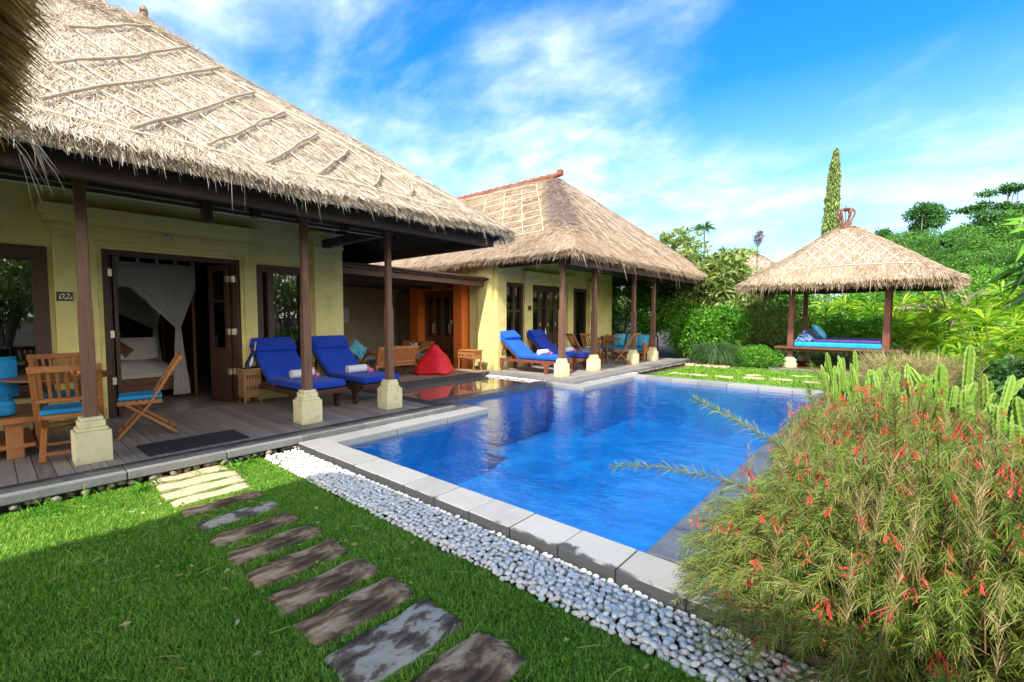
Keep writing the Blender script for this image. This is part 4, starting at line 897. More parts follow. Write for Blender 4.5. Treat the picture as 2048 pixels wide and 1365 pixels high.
# cabinet
t=empty('side_cabinet',(-8.55,8.25,.15),label='small carved teak side table with drawers beside the orange pillar',cat='side table')
m=MB(); m.box(-.33,.33,-.17,.17,.50,.53); m.build('top',TEAK,t,.006)
m=MB(); m.box(-.30,.30,-.15,.15,.30,.498); m.build('drawer_case',TEAK,t,.005)
for s_ in (-1,1):
    m=MB(); m.box(s_*.15-.13,s_*.15+.13,-.165,-.151,.32,.48); d=m.build('drawer',TEAK,t,.004)
    for a in (-1,1): m=MB(); m.lathe([(.0,-.0),(.03,.004),(.012,.012)],n=10); MM=Matrix.Translation((s_*.15+a*.06,-.166,.40))@Matrix.Rotation(PI/2,4,'X'); m.v=[tuple(MM@Vector(v)) for v in m.v]; o=m.build('rosette',TEAKD,d)
for a in (-1,1):
    for b in (-1,1): m=MB(); m.tube([(a*.28,b*.13,.30),(a*.27,b*.125,.15),(a*.29,b*.14,0)],[.022,.015,.02],6); m.build('leg',TEAK,t)

# ================================================================== villa two
RV2=Vector((-8.2,12,0)); V2=empty('villa',RV2,label='far villa with tan hip thatch roof, red tile ridge and orange pillars',cat='villa')
r2=Roof(-20.,-5.4,8.35,18.2,3.02,.865,.705,soft=.10)
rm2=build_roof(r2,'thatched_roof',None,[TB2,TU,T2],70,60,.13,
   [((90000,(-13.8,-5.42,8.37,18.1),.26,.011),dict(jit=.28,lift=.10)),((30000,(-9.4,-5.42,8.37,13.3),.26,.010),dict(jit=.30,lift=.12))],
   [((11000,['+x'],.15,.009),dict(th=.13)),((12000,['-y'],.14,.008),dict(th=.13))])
rm2.parent=V2; rm2.matrix_parent_inverse=Matrix.Translation(-RV2)
NETL=[[(-9.85,12.75),(-8.4,11.05),(-6.95,9.3)],[(-10.3,12.51),(-7.68,9.37)],[(-11.1,12.54),(-8.7,9.7)],[(-12.0,12.5),(-9.8,9.9)],
 [(-13.48,12.87),(-9.93,12.74)],[(-8.8,11.7),(-11.2,11.55)],[(-8.4,11.16),(-10.9,10.9)],[(-8.02,10.6),(-10.3,10.3)],[(-7.68,10.19),(-9.6,9.95)],[(-7.3,9.7),(-8.9,9.6)],[(-6.95,9.3),(-9.2,9.25)],[(-9.3,12.1),(-12.3,12.0)]]
for pts in NETL:
    m=MB(); m.tube(surf_line(r2,pts,.03,.3),.010,4); wp(m,'binding_cane',STRING,V2,RV2,sub=rm2)
# dark tie lines on the pool-side slope, and brown hip cap
DT=mat('dark_tie',[(.07,.055,.045)],rough=.9)
for k in range(7):
    y0=12.4-k*.1; pts=[]
    for i in range(10):
        u=i/9; x=-9.0+u*3.2; yy=12.6+(k-3)*.35*(.4+u*2.2)+.1*math.sin(u*9+k)
        pts.append((x,yy))
    m=MB(); m.tube(surf_line(r2,pts,.03,.3),.008,4); wp(m,'binding_cord',DT,V2,RV2,sub=rm2)
hp=[]
for i in range(2600):
    u=R.uniform(0,1)**.9*.72; x=-9.3+u*3.9; y=13.0-u*4.65; x+=R.normal(0,.10+.12*u); y+=R.normal(0,.10+.12*u); hp.append((x,y))
hp=np.array(hp); gz=r2.grad(hp[:,0],hp[:,1]); ang=np.arctan2(-gz[:,1],-gz[:,0])+R.normal(0,.5,len(hp)); D=unit(np.stack([np.cos(ang),np.sin(ang),np.cos(ang)*gz[:,0]+np.sin(ang)*gz[:,1]],1)); N=unit(np.stack([-gz[:,0],-gz[:,1],np.ones(len(hp))],1))
v,tt=ribbons(r2.pt(hp[:,0],hp[:,1],.02),D,unit(np.cross(D,N)),.22,.02,N=N,lift=.12); o=npmesh('hip_capping',v,tt,T2H,rm2)
m=MB()
for i in range(17):
    x=-9.25-i*.36; z=float(r2.h(x,13.27))+.03
    if i==0: z=6.5
    m.tube([(x,13.27,6.47),(x-.37,13.27,6.45)],[.10,.085],8)
wp(m,'ridge_tiles',RTILE,V2,RV2,sub=rm2)
m=MB(); m.box(-9.30,-9.12,13.17,13.37,6.42,6.62); wp(m,'ridge_end_tile',RTILE,V2,RV2,sub=rm2,bevel=.03)
m=MB(); wallx(m,-8.4,-8.2,8.8,15.2,.1,3.2,[(9.2,9.98,.45,2.47),(10.4,12.12,.1,2.47),(12.62,13.36,.45,2.46)])
m.box(-9.12,-8.4,8.8,8.98,.1,3.1); m.box(-12.9,-9.15,8.98,9.16,2.38,3.1); m.box(-14,-8.4,15.0,15.2,.1,3.1)
m.box(-9.12,-8.7,8.8,8.98,2.4,3.1) if False else None
wp(m,'wall',YEL,V2,RV2)
m=MB(); m.box(-8.2,-8.08,8.8,9.17,.1,3.05); m.box(-8.70,-8.201,8.70,8.799,.1,3.05); m.box(-8.2,-8.05,8.77,9.19,.1,.18); m.box(-8.2,-8.12,10.02,10.36,.1,2.55); m.box(-8.2,-8.12,12.18,12.50,.1,2.55); m.box(-8.2,-8.10,10.0,12.55,2.552,2.75); m.box(-8.2,-8.05,9.98,12.57,2.752,2.83)
m.box(-8.2,-8.08,13.45,13.98,.1,2.6); m.box(-8.2,-8.04,13.42,14.02,2.602,2.72)
wp(m,'pilaster',YEL,V2,RV2,bevel=.006)
window(V2,RV2,-8.2,9.2,9.98,.45,2.47,mull=[(9.6,.08)],fw=.08,rails=(1.7,))
window(V2,RV2,-8.2,12.62,13.36,.45,2.46,fw=.09)
m=MB(); m.box(-8.38,-8.22,10.405,10.47,.12,2.46); m.box(-8.38,-8.22,12.05,12.115,.12,2.46); m.box(-8.38,-8.22,10.47,12.05,2.38,2.46); wp(m,'door_frame',DWOOD,V2,RV2)
for i in range(4):
    leaf(V2,RV2,(-8.28,10.475+i*.395,0),rad(90),.39,z0=.13,handle=(i in (1,2)))
def tagcard(x,y,z,ax,label):
    m=MB()
    if ax=='x': m.box(x,x+.004,y-.03,y+.03,z-.13,z); m.box(x,x+.004,y-.02,y-.008,z,z+.06)
    else: m.box(x-.03,x+.03,y-.004,y,z-.13,z)
    m.build('door_hanger',PAPER,label=label,cat='tag')
tagcard(-8.17,11.05,1.12,'x','white card hanging from the handle of the far glass doors')
tagcard(-9.9,8.82,1.45,'y','white card on the dark double doors between the orange pillars')
m=MB(); m.box(-8.118,-8.10,10.14,10.27,1.72,1.85); wp(m,'number_sign',SIGN,V2,RV2)
# orange entrance side (faces -y)
for x0,x1 in ((-9.57,-9.22),(-11.55,-11.15)):
    m=MB(); m.box(x0,x1,8.6,8.95,.1,2.45); m.box(x0-.02,x1+.02,8.58,8.7,.1,.2); wp(m,'orange_pillar',ORG,V2,RV2,bevel=.006)
m=MB(); m.box(-11.15,-9.57,8.75,8.95,2.31,2.45); wp(m,'orange_lintel',ORG,V2,RV2,bevel=.006)
m=MB(); m.box(-11.15,-11.09,8.86,8.94,.15,2.3); m.box(-9.63,-9.57,8.86,8.94,.15,2.3); m.box(-11.09,-9.63,8.86,8.94,2.2,2.305); wp(m,'door_frame',REDW,V2,RV2)
for i in range(4):
    o=MB(); x0=-11.085+i*.364; x1=x0+.358; y0,y1=8.88,8.92
    o.box(x0,x0+.07,y0,y1,.155,2.19); o.box(x1-.07,x1,y0,y1,.155,2.19); o.box(x0+.07,x1-.07,y0,y1,.155,.3); o.box(x0+.07,x1-.07,y0,y1,2.1,2.19); o.box(x0+.07,x1-.07,y0,y1,.88,.96); o.box(x0+.07,x1-.07,y0+.01,y1-.01,.3,.88)
    d=wp(o,'door_leaf',TEAKD,V2,RV2,bevel=.003); q=MB(); q.box(x0+.06,x1-.06,8.898,8.902,.95,2.11); wp(q,'pane',GLASS,V2,RV2,sub=d)
    h=MB(); xx=x1-.035 if i%2==0 else x0+.035; h.tube([(xx,8.88,1.05),(xx,8.84,1.08),(xx,8.84,1.3),(xx,8.88,1.33)],.009,6); wp(h,'handle',METAL,V2,RV2,sub=d)
m=MB(); m.box(-9.2,-9.13,8.86,8.95,.5,2.40); m.box(-8.78,-8.705,8.86,8.95,.5,2.40); m.box(-9.13,-8.78,8.86,8.95,2.3,2.4); m.box(-9.13,-8.78,8.86,8.95,.5,.6)
o=wp(m,'window',DWOOD,V2,RV2); q=MB(); q.box(-9.14,-8.77,8.90,8.905,.59,2.31); wp(q,'pane',GLASS,V2,RV2,sub=o)
m=MB(); m.box(-9.22,-8.70,8.86,8.95,.1,.5) ; wp(m,'window_apron',YEL,V2,RV2)
m=MB()
drape(m,lambda u:(-9.5+u*.9,9.4,2.2),lambda u:(-9.55+u*.35,9.42,.95),wav=.02,fr=6,ax='x')
wp(m,'net_curtain',NET,V2,RV2)
m=MB(); m.box(-12.9,-8.5,11.5,11.6,.1,3.0); wp(m,'interior_wall',MARO,V2,RV2)
m=MB(); m.box(-12.8,-8.41,9.2,14.9,.05,.118); wp(m,'interior_floor',TILE,V2,RV2); m=MB(); m.box(-12.8,-8.41,9.2,14.9,2.95,3.0); wp(m,'ceiling',DWOOD,V2,RV2)
m=MB(); m.box(-13.0,-12.85,9.0,15.0,.1,3.0); wp(m,'back_wall',MARO,V2,RV2)
# beams, posts
m=MB(); m.beam((-5.6,8.55,2.77),(-5.6,18.0,2.77),.10,.17); m.beam((-5.6,8.55,2.66),(-13,8.55,2.66),.10,.15) if False else None; wp(m,'eave_beam',BEAMW,V2,RV2)
m=MB(); m.beam((-6.1,8.7,2.93),(-6.1,16.2,2.93),.14,.16); m.beam((-6.1,8.93,2.88),(-8.2,8.93,2.88),.12,.14); m.beam((-6.1,16.,2.8),(-8.2,16.,2.8),.12,.2); wp(m,'post_beam',BEAMW,V2,RV2)
for i in range(3):
    m=MB(); m.box(-6.16,-6.13,8.9,16.,2.67+i*.06,2.67+i*.06+.042) ; wp(m,'slat',BEAMW,V2,RV2)
for i in range(9):
    x=-5.6; y=9.2+i*1.0
    m=MB(); m.beam((-5.5,y,float(r2.h(-5.5,y))-.27),(-7.6,y,float(r2.h(-7.6,y))-.27),.05,.08); wp(m,'rafter',DWOOD,V2,RV2)
for y in (8.90,10.36,12.64,14.05): post(V2,RV2,-6.10,y,.12,2.85,1.0,.064)
# living terrace back walls
RL=Vector((-12.6,6.5,0)); LV=empty('living_pavilion',RL,label='open living terrace between the villas with dark pergola roof',cat='terrace building')
m=MB(); m.box(-12.8,-12.6,4.45,9.0,.1,2.75); wp(m,'back_wall',LWALL,LV,RL)
m=MB(); m.box(-12.59,-12.4,5.6,6.0,.15,2.6); m.box(-12.59,-12.55,4.5,5.6,.15,2.6); wp(m,'brown_panel',TEAKD,LV,RL)
m=MB(); m.box(-12.35,-11.8,4.6,6.1,.15,.95); wp(m,'kitchen_counter',TEAKD,LV,RL,bevel=.01)
m=MB(); m.box(-12.35,-11.9,6.35,7.1,.15,.75); wp(m,'sideboard',TEAK,LV,RL,bevel=.01)
m=MB(); m.box(-12.598,-12.57,6.75,7.15,1.35,1.8); wp(m,'wall_picture',PLAQ,LV,RL)
m=MB(); m.box(-12.2,-11.6,8.7,8.85,.15,2.3); wp(m,'door_curtain',CURT,LV,RL)
for k,x in enumerate((-8.5,-9.6,-10.7,-11.8)):
    m=MB(); m.beam((x,4.5,2.47),(x,8.78,2.40),.07,.12); wp(m,'pergola_beam',POSTW if k==0 else DWOOD,LV,RL)
for i in range(12):
    x=-8.45-i*.36; m=MB(); m.beam((x,4.5,2.60),(x,8.78,2.53),.3585,.03); wp(m,'roof_plank',DWOOD,LV,RL)
m=MB(); m.beam((-8.42,4.5,2.585),(-8.42,8.78,2.53),.05,.10); wp(m,'fascia',POSTW,LV,RL)
for y in np.arange(4.9,8.6,.55): 
    m=MB(); m.beam((-8.4,y,2.545-.0157*(y-4.5)),(-12.5,y,2.545-.0157*(y-4.5)),.05,.05); wp(m,'pergola_rafter',DWOOD,LV,RL)
m=MB()
for k in range(3): m.lathe([(.05,0),(.06,.1),(.03,.2),(.03,.26)],c=(-12.0,5.0+k*.22,.95),n=10)
m.build('kitchen_bottles',GLASS if False else PLAQ,label='dark jars standing on the kitchen counter of the living terrace',cat='jars')
# far dining set
FG='folding chairs of the far veranda'
chair(-7.2,11.45,.12,60,'folding chair nearest the far window, seen from behind',FG)
chair(-6.95,11.75,.12,100,'dark slatted chair just left of the second far post',FG)
chair(-6.35,12.55,.12,190,'teak chair in profile between the second and third far posts',FG)
round_table(-6.95,12.45,.12,'dark round table on the far veranda between the chairs')
t=empty('sofa',(-7.0,13.9,.12),label='teak sofa with scalloped arm and blue fern cushions at the far veranda end',cat='sofa'); rs=Vector((-7.0,13.9,.12))
m=MB(); m.box(-7.9,-6.25,13.7,14.3,.35,.42); m.box(-7.9,-6.25,14.25,14.32,.42,.9); wp(m,'frame',TEAK,t,rs,bevel=.008)
for x in (-7.9,-6.25): m=MB(); m.prism([(13.7,.12),(13.78,.12),(13.8,.40),(14.2,.4),(14.22,.12),(14.32,.12),(14.32,.92),(14.2,.86),(14.1,.68),(13.95,.6),(13.8,.66),(13.7,.72)],x-.03,x+.03,axis='x'); wp(m,'arm',TEAK,t,rs)
m=MB(); m.box(-7.85,-6.3,13.72,14.22,.43,.54); wp(m,'seat_cushion',SKYB,t,rs,bevel=.03)
for i,(x,l) in enumerate(((-7.3,'left blue fern cushion on the far sofa, behind the table'),(-6.85,'middle blue fern cushion on the far sofa'),(-6.45,'blue fern cushion nearest the scalloped arm'))):
    m=MB(); m.pillow(.42,.42,.15,Matrix.Translation((x,14.08,.76))@Matrix.Rotation(rad(72),4,'X'),pinch=.08); m.build('scatter_cushion',SKYP,label=l,cat='cushion',group='cushions on the far sofa')
t=empty('flower_pot',(-6.95,12.3,.865),label='small pot with pale flower on the far round table',cat='pot')
m=MB(); m.lathe([(.04,0),(.06,.05),(.05,.09)],n=12); m.build('pot',TEAKD,t); P=R.normal(0,.03,(20,3))+[0,0,.13]; D=rdir(20,.5); v,tt=leaves(P,D,side_of(D),.06,.04); npmesh('blossoms',v,tt,FLW,t)
# low dark fence behind far sofa
t=empty('railing',(-8,15.6,0),label='low dark garden railing behind the far sofa',cat='railing'); rr_=Vector((-8,15.6,0))
m=MB(); m.beam((-9.8,15.6,.85),(-6.6,15.6,.85),.06,.06); wp(m,'rail',DWOOD,t,rr_)
for i in range(17):
    m=MB(); x=-9.8+i*.2; m.box(x-.02,x+.02,15.58,15.62,0,.82); wp(m,'baluster',DWOOD,t,rr_)

# ================================================================== near roof overhead
RN=Vector((0.6,-2.9,0)); NR=empty('thatched_shelter',RN,label='golden thatched shelter roof hanging into the upper left corner',cat='shelter')
r3=Roof(-3.47,5.2,-6.4,.14,2.74,.62,.62,soft=.06)
V,T,mi=r3.bed(50,40,.20)
def under(n,reg,L,W):
    x=R.uniform(reg[0],reg[1],n); y=R.uniform(reg[2],reg[3],n); g_=r3.grad(x,y); ang=np.arctan2(-g_[:,1],-g_[:,0])+R.normal(0,.22,n)
    ang=np.where(R.uniform(0,1,n)<.7, ang+.0, ang); gl=np.cos(ang)*g_[:,0]+np.sin(ang)*g_[:,1]
    D=unit(np.stack([np.cos(ang),np.sin(ang),gl-.05],1)+R.normal(0,.05,(n,3))); P=np.stack([x,y,r3.h(x,y)-.205-R.uniform(0,.04,n)],1)
    return ribbons(P,D,side_of(D),L*R.uniform(.5,1.3,n),W*R.uniform(.6,1.4,n),droop=R.uniform(0,.12,n))
sets=[(V,T),under(30000,(-3.45,-.5,-1.6,.07),.15,.006),r3.fringe(12000,['+y'],.065,.005,th=.20,hang=.3,wisps=0),r3.fringe(9000,['-x'],.11,.006,th=.20,hang=.6,wisps=0),r3.strands(5000,(-3.45,0,-1.5,.05),.10,.006)]
v,t_=joinvt(sets); m_=np.concatenate([mi,np.full(len(t_)-len(T),2)])
o=npmesh('thatch',v,t_,[TN,TN,TN],None,mi=m_); o.parent=NR; o.matrix_parent_inverse=Matrix.Translation(-RN)
for (x,y) in ((-3.0,-.75),(4.4,-.6),(-3.0,-5.6),(4.4,-5.6)):
    m=MB(); m.box(x-.07,x+.07,y-.07,y+.07,0,2.75); wp(m,'post',POSTW,NR,RN,bevel=.006)
# loose wisps hanging from the shelter corner
Pw=np.array([[-3.5,.16,2.46]]*18)+R.normal(0,.04,(18,3)); Dw=unit(np.stack([R.uniform(-.4,.3,18),R.uniform(.2,1.,18),R.uniform(-1.2,-.3,18)],1)); v,t_=ribbons(Pw,Dw,side_of(Dw),R.uniform(.10,.28,18),.0025,droop=.3)
v2,t2=ribbons(np.array([[-3.55,.02,2.50]]),np.array([[.05,.12,-.99]]),np.array([[0,1.,0]]),.42,.014)
o=npmesh('loose_straw',*joinvt([(v,t_),(v2,t2)]),T1,None); o.parent=NR; o.matrix_parent_inverse=Matrix.Translation(-RN)

# ================================================================== daybed pavilion
RP=Vector((-1.5,16.6,0)); PV=empty('pavilion',RP,label='open daybed pavilion with pyramid thatch roof and rusty crown finial',cat='pavilion')
r4=Roof(-3.72,.98,14.35,18.9,2.50,.79,.81,soft=.14)
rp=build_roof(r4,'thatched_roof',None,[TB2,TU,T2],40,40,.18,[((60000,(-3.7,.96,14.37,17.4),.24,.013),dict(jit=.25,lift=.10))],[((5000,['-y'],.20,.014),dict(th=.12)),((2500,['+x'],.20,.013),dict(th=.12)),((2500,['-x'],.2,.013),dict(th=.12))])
rp.parent=PV; rp.matrix_parent_inverse=Matrix.Translation(-RP)
# lattice on the pool-side slope
GREYC=mat('grey_cane',[(.55,.52,.46),(.66,.62,.56)],9,3,.7)
def lat(a,b,mm,r_=.016):
    m=MB(); m.tube(surf_line(r4,[a,b],.035,.3),r_,4); wp(m,'lattice_cane',mm,PV,RP,sub=rp)
y0,y1=14.80,16.25; cx=-1.37
def hw(y): return max(.12,(y1+.15-y)*.98)
for k in range(-5,6):
    for sgn in (1,-1):
        # line x = cx + k*.34 + sgn*(y-y0)*.75 clipped to triangle
        pts=[(cx+k*.32+sgn*(y-y0)*.72,y) for y in np.linspace(y0,y1,30)]
        pts=[q for q in pts if abs(q[0]-cx)<=hw(q[1])]
        if len(pts)>3: lat(pts[0],pts[-1],GREYC if sgn>0 else DT,.010)
lat((cx-hw(y0),y0-.02),(cx+hw(y0),y0-.02),GREYC,.012)
# crown finial
m=MB(); z0=4.20; c0=(-1.40,16.6)
m.lathe([(.30,0),(.30,.05),(.24,.07),(.22,.12),(.26,.16),(.27,.20),(.20,.22)],c=(c0[0],c0[1],z0),n=20)
for k in range(6):
    a=k*PI/3+.2; ca,sa=math.cos(a),math.sin(a)
    q=[(.22,.20),(.25,.34),(.34,.46),(.38,.58),(.30,.70),(.16,.72),(.03,.66)]
    m.tube([(c0[0]+r_*ca,c0[1]+r_*sa,z0+z) for r_,z in q],[.05,.04,.045,.05,.045,.04,.03],6)
    for w_ in (0,.5): m.tube([(c0[0]+.24*math.cos(a+w_),c0[1]+.24*math.sin(a+w_),z0+.18),(c0[0]+.27*math.cos(a+w_),c0[1]+.27*math.sin(a+w_),z0+.30)],[.045,.01],5)
m.tube([(c0[0],c0[1],z0+.1),(c0[0],c0[1],z0+.72)],.025,6); m.lathe([(.0,0),(.05,.03),(.06,.07),(.03,.11),(.015,.14),(.03,.17),(.0,.2)],c=(c0[0],c0[1],z0+.70),n=8)
m.v=[(c0[0]+(a-c0[0])*.60,c0[1]+(b_-c0[1])*.60,z0-.10+(c_-z0)*.80) for a,b_,c_ in m.v]
wp(m,'crown_finial',RUST,PV,RP,sub=rp)
for (x,y) in ((-2.47,15.28),(-.33,15.28),(-2.47,17.75),(-.33,17.75)):
    m=MB(); m.box(x-.075,x+.075,y-.075,y+.075,.36,1.15); m.box(x-.065,x+.065,y-.065,y+.065,1.15,2.45); o=wp(m,'post',REDW,PV,RP,bevel=.006)
    b=MB(); b.lathe([(.19,0),(.19,.12),(.15,.16),(.17,.19),(.175,.23),(.11,.29),(.10,.31)],c=(x,y,.06),n=8,smooth=False); wp(b,'post_base',BASEY,PV,RP,sub=o)
m=MB()
for y in (15.28,17.75): m.beam((-2.75,y,2.38),(.0,y,2.38),.10,.16)
for x in (-2.47,-.33): m.beam((x,15.0,2.37),(x,18.0,2.37),.09,.15)
wp(m,'roof_beam',DWOOD,PV,RP)
m=MB(); m.box(-2.95,.15,14.95,18.1,-.03,.06); wp(m,'plinth',KERB,PV,RP,bevel=.01)
m=MB(); m.box(-2.75,-.05,15.1,18.0,.061,.075); wp(m,'plinth_deck',TEAKD,PV,RP)
m=MB(); m.box(-2.85,.02,15.05,17.95,.62,.68); m.box(-2.7,-.1,15.2,17.8,.54,.62); wp(m,'daybed_platform',TEAKD,PV,RP,bevel=.01)
m=MB(); m.box(-2.38,-.40,15.22,17.3,.684,.82); m.build('daybed_mattress',TURQ,bevel=.03,label='turquoise mattress on the pavilion platform',cat='mattress')
m=MB(); m.box(-2.0,-.42,15.3,17.2,.825,.90); m.build('daybed_spread',PURP,bevel=.02,label='purple and blue striped spread folded over the turquoise mattress',cat='bedspread')
m=MB(); m.prism([(-2.40,.825),(-1.82,.825),(-2.16,1.16)],15.3,16.6); m.build('wedge_cushion',BATIK,bevel=.03,label='triangular navy batik wedge cushion at the daybed head',cat='cushion')
m=MB(); m.pillow(.50,.55,.18,Matrix.Translation((-1.83,15.65,1.12))@Matrix.Rotation(rad(52),4,'Y')); m.build('daybed_pillow',SKYP,label='pale blue pillow leaning on the batik wedge',cat='pillow')

# ================================================================== plants
def blob_points(n, blobs, shell=.55):
    bl=np.array(blobs,float); vol=bl[:,3]*bl[:,4]*bl[:,5]; k=R.choice(len(bl),n,p=(vol**.75)/(vol**.75).sum())
    d=rdir(n); r_=R.uniform(shell,1,n)[:,None]; return bl[k,:3]+d*bl[k,3:6]*r_, d
def crown(name, parent, blobs, n, L, W, m, up=.3, droop=.2, shell=.5, clump=0, fold=.15, **k):
    if clump:
        nc=n//clump; C0,d0=blob_points(nc,blobs,shell); P=np.repeat(C0,clump,0); dd=np.repeat(d0,clump,0); n=len(P)
        D=unit(rdir(n)*.9+dd*.4+[0,0,up]); P=P+D*R.uniform(0,.02,(n,1))
    else:
        P,dd=blob_points(n,blobs,shell); D=unit(rdir(n)+dd*.5+[0,0,up])
    P[:,2]=np.maximum(P[:,2],.03)
    v,t_=leaves(P,D,side_of(D),L*R.uniform(.6,1.25,n),W*R.uniform(.7,1.2,n),fold=fold,droop=droop)
    return npmesh(name,v,t_,m,parent,**k)
def trunk(name, parent, segs, m=BARK):
    b=MB()
    for pts,rs in segs: b.tube(pts,rs,7)
    return b.build(name,m,parent)
def limbs(base, blobs, r0=.08, seed=0):
    rr2=random.Random(seed); out=[]
    bx,by,bz=base
    for (x,y,z,a,b_,c_) in blobs:
        mx,my=(x*.45+(bx)*.55),(y*.45+by*.55); out.append(([(bx,by,bz),(bx*.8+x*.2+rr2.uniform(-.1,.1),by*.8+y*.2,(bz+z)*.35),(mx+rr2.uniform(-.15,.15),my,bz+(z-bz)*.65),(x,y,z)],[r0,r0*.8,r0*.5,r0*.2]))
    return out
def shrub(name, label, cat, loc, blobs, n, L, W, m, group=None, r0=.05, **k):
    t=empty(name,loc,label=label,cat=cat,group=group)
    trunk('trunk',t,limbs((0,0,0),blobs[:6],r0,seed=int(abs(loc[0]*100)))); crown('crown',t,blobs,n,L,W,m,**k); return t
def fans(name, parent, centers, nb, L, W, m, nl=10, **k):
    """rosettes of long strap leaves radiating from each centre"""
    P=[];D=[]
    for c_ in centers:
        for i in range(nb):
            d=unit(np.array([R.normal(),R.normal(),R.uniform(-.15,1.0)])[None])[0]; P.append(c_); D.append(d)
    P=np.array(P);D=np.array(D); n=len(P); v,t_=leaves(P,D,side_of(D),L*R.uniform(.7,1.15,n),W*R.uniform(.8,1.2,n),droop=.28,fold=.1)
    return npmesh(name,v,t_,m,parent,**k)
# broadleaf shrubs behind the far villa deck
shrub('frangipani_tree','tall frangipani tree with pale branches rising behind the last far veranda post','tree',(-6.6,17.6,0),[(0,0,3.1,1.6,1.2,.9),(-.2,.2,4.1,1.1,.9,.8),(1.1,-.2,2.6,1.0,.9,.9),(-1.2,0,2.6,1.0,.8,.9),(1.6,.2,3.3,.8,.8,.7),(.4,-.6,1.8,1.0,.7,.7)],9500,.26,.085,LF_OLIVE,clump=9,r0=.09,up=.2,droop=.15)
shrub('leafy_shrub','bright green leafy shrub seen between the far veranda posts','shrub',(-8.6,17.0,0),[(0,0,2.0,1.4,.9,1.0),(-1.3,0,1.8,1.0,.9,1.1),(1.2,-.1,1.7,.9,.8,.9),(0.2,0,2.9,1.2,.8,.7)],9000,.12,.055,LF_BRIGHT,shell=.55)
shrub('leafy_shrub','mixed green shrub behind the railing of the far veranda','shrub',(-10.2,17.4,0),[(0,0,1.6,1.2,1,1.1),(0,0,2.9,1.2,.9,.8),(-1.6,0,2.4,1.2,1,1.2)],6000,.13,.055,LF_MID)
shrub('olive_shrub','grey green tangled shrub filling the gap left of the daybed pavilion','shrub',(-4.6,18.2,0),[(0,0,1.5,1.3,1,1.1),(.9,0,1.6,1.1,.9,1.2),(-.9,.2,2.2,1.2,.9,1.0),(.2,.3,2.7,1.2,.8,.7),(1.6,.2,1.3,.9,.8,.9)],11000,.15,.035,LF_OLIVE,up=.1)
shrub('leafy_shrub','bright leafy shrub at the corner of the far deck behind the grass tuft','shrub',(-5.6,16.4,0),[(0,0,.9,1.1,.6,.8),(.9,.2,1.2,.9,.6,.8),(-.6,.3,1.6,.9,.6,.7)],6500,.16,.055,LF_BRIGHT)
shrub('frangipani_tree','frangipani with broad leaf rosettes between the far villa and the pavilion','tree',(-5.3,17.3,0),[(0,0,2.5,.8,.6,.5),(-.8,0,3.0,.8,.6,.5),(.8,.1,2.0,.8,.6,.5),(.5,.1,3.1,.7,.6,.5),(-1.0,0,2.0,.6,.5,.5)],1500,.34,.10,LF_OLIVE,clump=11,r0=.07)
t=empty('arum_plant',(-4.4,15.9,0),label='broad bright arrow leaves beside the round grass tuft',cat='plant')
P=np.tile([0,0,.1],(16,1)); D=unit(np.stack([R.normal(0,.5,16),R.normal(0,.5,16),R.uniform(.6,1.2,16)],1)); ln=R.uniform(.4,.9,16)
b=MB()
for i in range(16): b.tube([P[i],P[i]+D[i]*ln[i]],.008,4)
b.build('stalks',STEMG,t); Pt=P+D*ln[:,None]; D2=unit(D*[1,1,.1]+[0.1,-.3,-.3]); v,t_=leaves(Pt,D2,side_of(D2),.36,.17,droop=.25); npmesh('leaves',v,t_,LF_BRIGHT,t)
# round grass tuft
t=empty('grass_tuft',(-4.45,15.0,0),label='round weeping grass tuft on the far lawn edge',cat='plant')
n=5200; a=R.uniform(0,2*PI,n); u=R.uniform(.1,1,n)**.6; D=unit(np.stack([np.cos(a)*u,np.sin(a)*u,R.uniform(.5,1.2,n)],1)); P=np.stack([np.cos(a)*u*.35,np.sin(a)*u*.35,np.full(n,.05)+R.uniform(0,.35,n)],1)
v,t_=ribbons(P,D,side_of(D),R.uniform(.45,.8,n),.014,droop=R.uniform(.3,.9,n)); npmesh('blades',v,t_,LF_TUFT,t)
shrub('low_shrub','low bright shrub with yellow flower between grass tuft and pavilion','shrub',(-3.35,15.0,0),[(0,0,.32,.55,.4,.3),(.4,.1,.3,.4,.35,.28),(-.3,.1,.4,.35,.3,.25),(.1,.2,.5,.3,.3,.2)],5000,.06,.035,LF_BRIGHT,r0=.015)
pq=[pebbles(np.stack([R.uniform(-5.1,-3.9,40),R.uniform(14.2,14.6,40),np.full(40,.03)],1),.09,IV1,IT1)]
npmesh('bed_edge_stones',*joinvt(pq),SAND,smooth=True,label='sandy stones edging the bed below the grass tuft',cat='stones',kind='stuff')
for i,(x,y,h_,l) in enumerate(((-12.5,19,3.2,'leafy bush far behind the railing, next to the villa wall'),(-10.6,19.6,3.6,'tall bush behind the railing, left of the third far post'),(-8.9,20,3.8,'tall bush behind the last two far posts'),(-7.2,19.8,3.6,'tall bush behind the frangipani'),(-5.6,20.4,3.2,'bush behind the broad leaf rosettes'),(-4.2,20.6,3.0,'bush just left behind the pavilion'))):
    bl=[(random.uniform(-.9,.9),random.uniform(-.4,.4),h_*random.uniform(.12,.9),random.uniform(.4,.8),.5,random.uniform(.35,.6)) for _ in range(16)]
    shrub('garden_bush',l,'bush',(x,y,0),bl,6500,.15,.06,(LF_BRIGHT,LF_OLIVE,LF_BRIGHT,LF_MID,LF_OLIVE,LF_MID)[i],shell=.3)
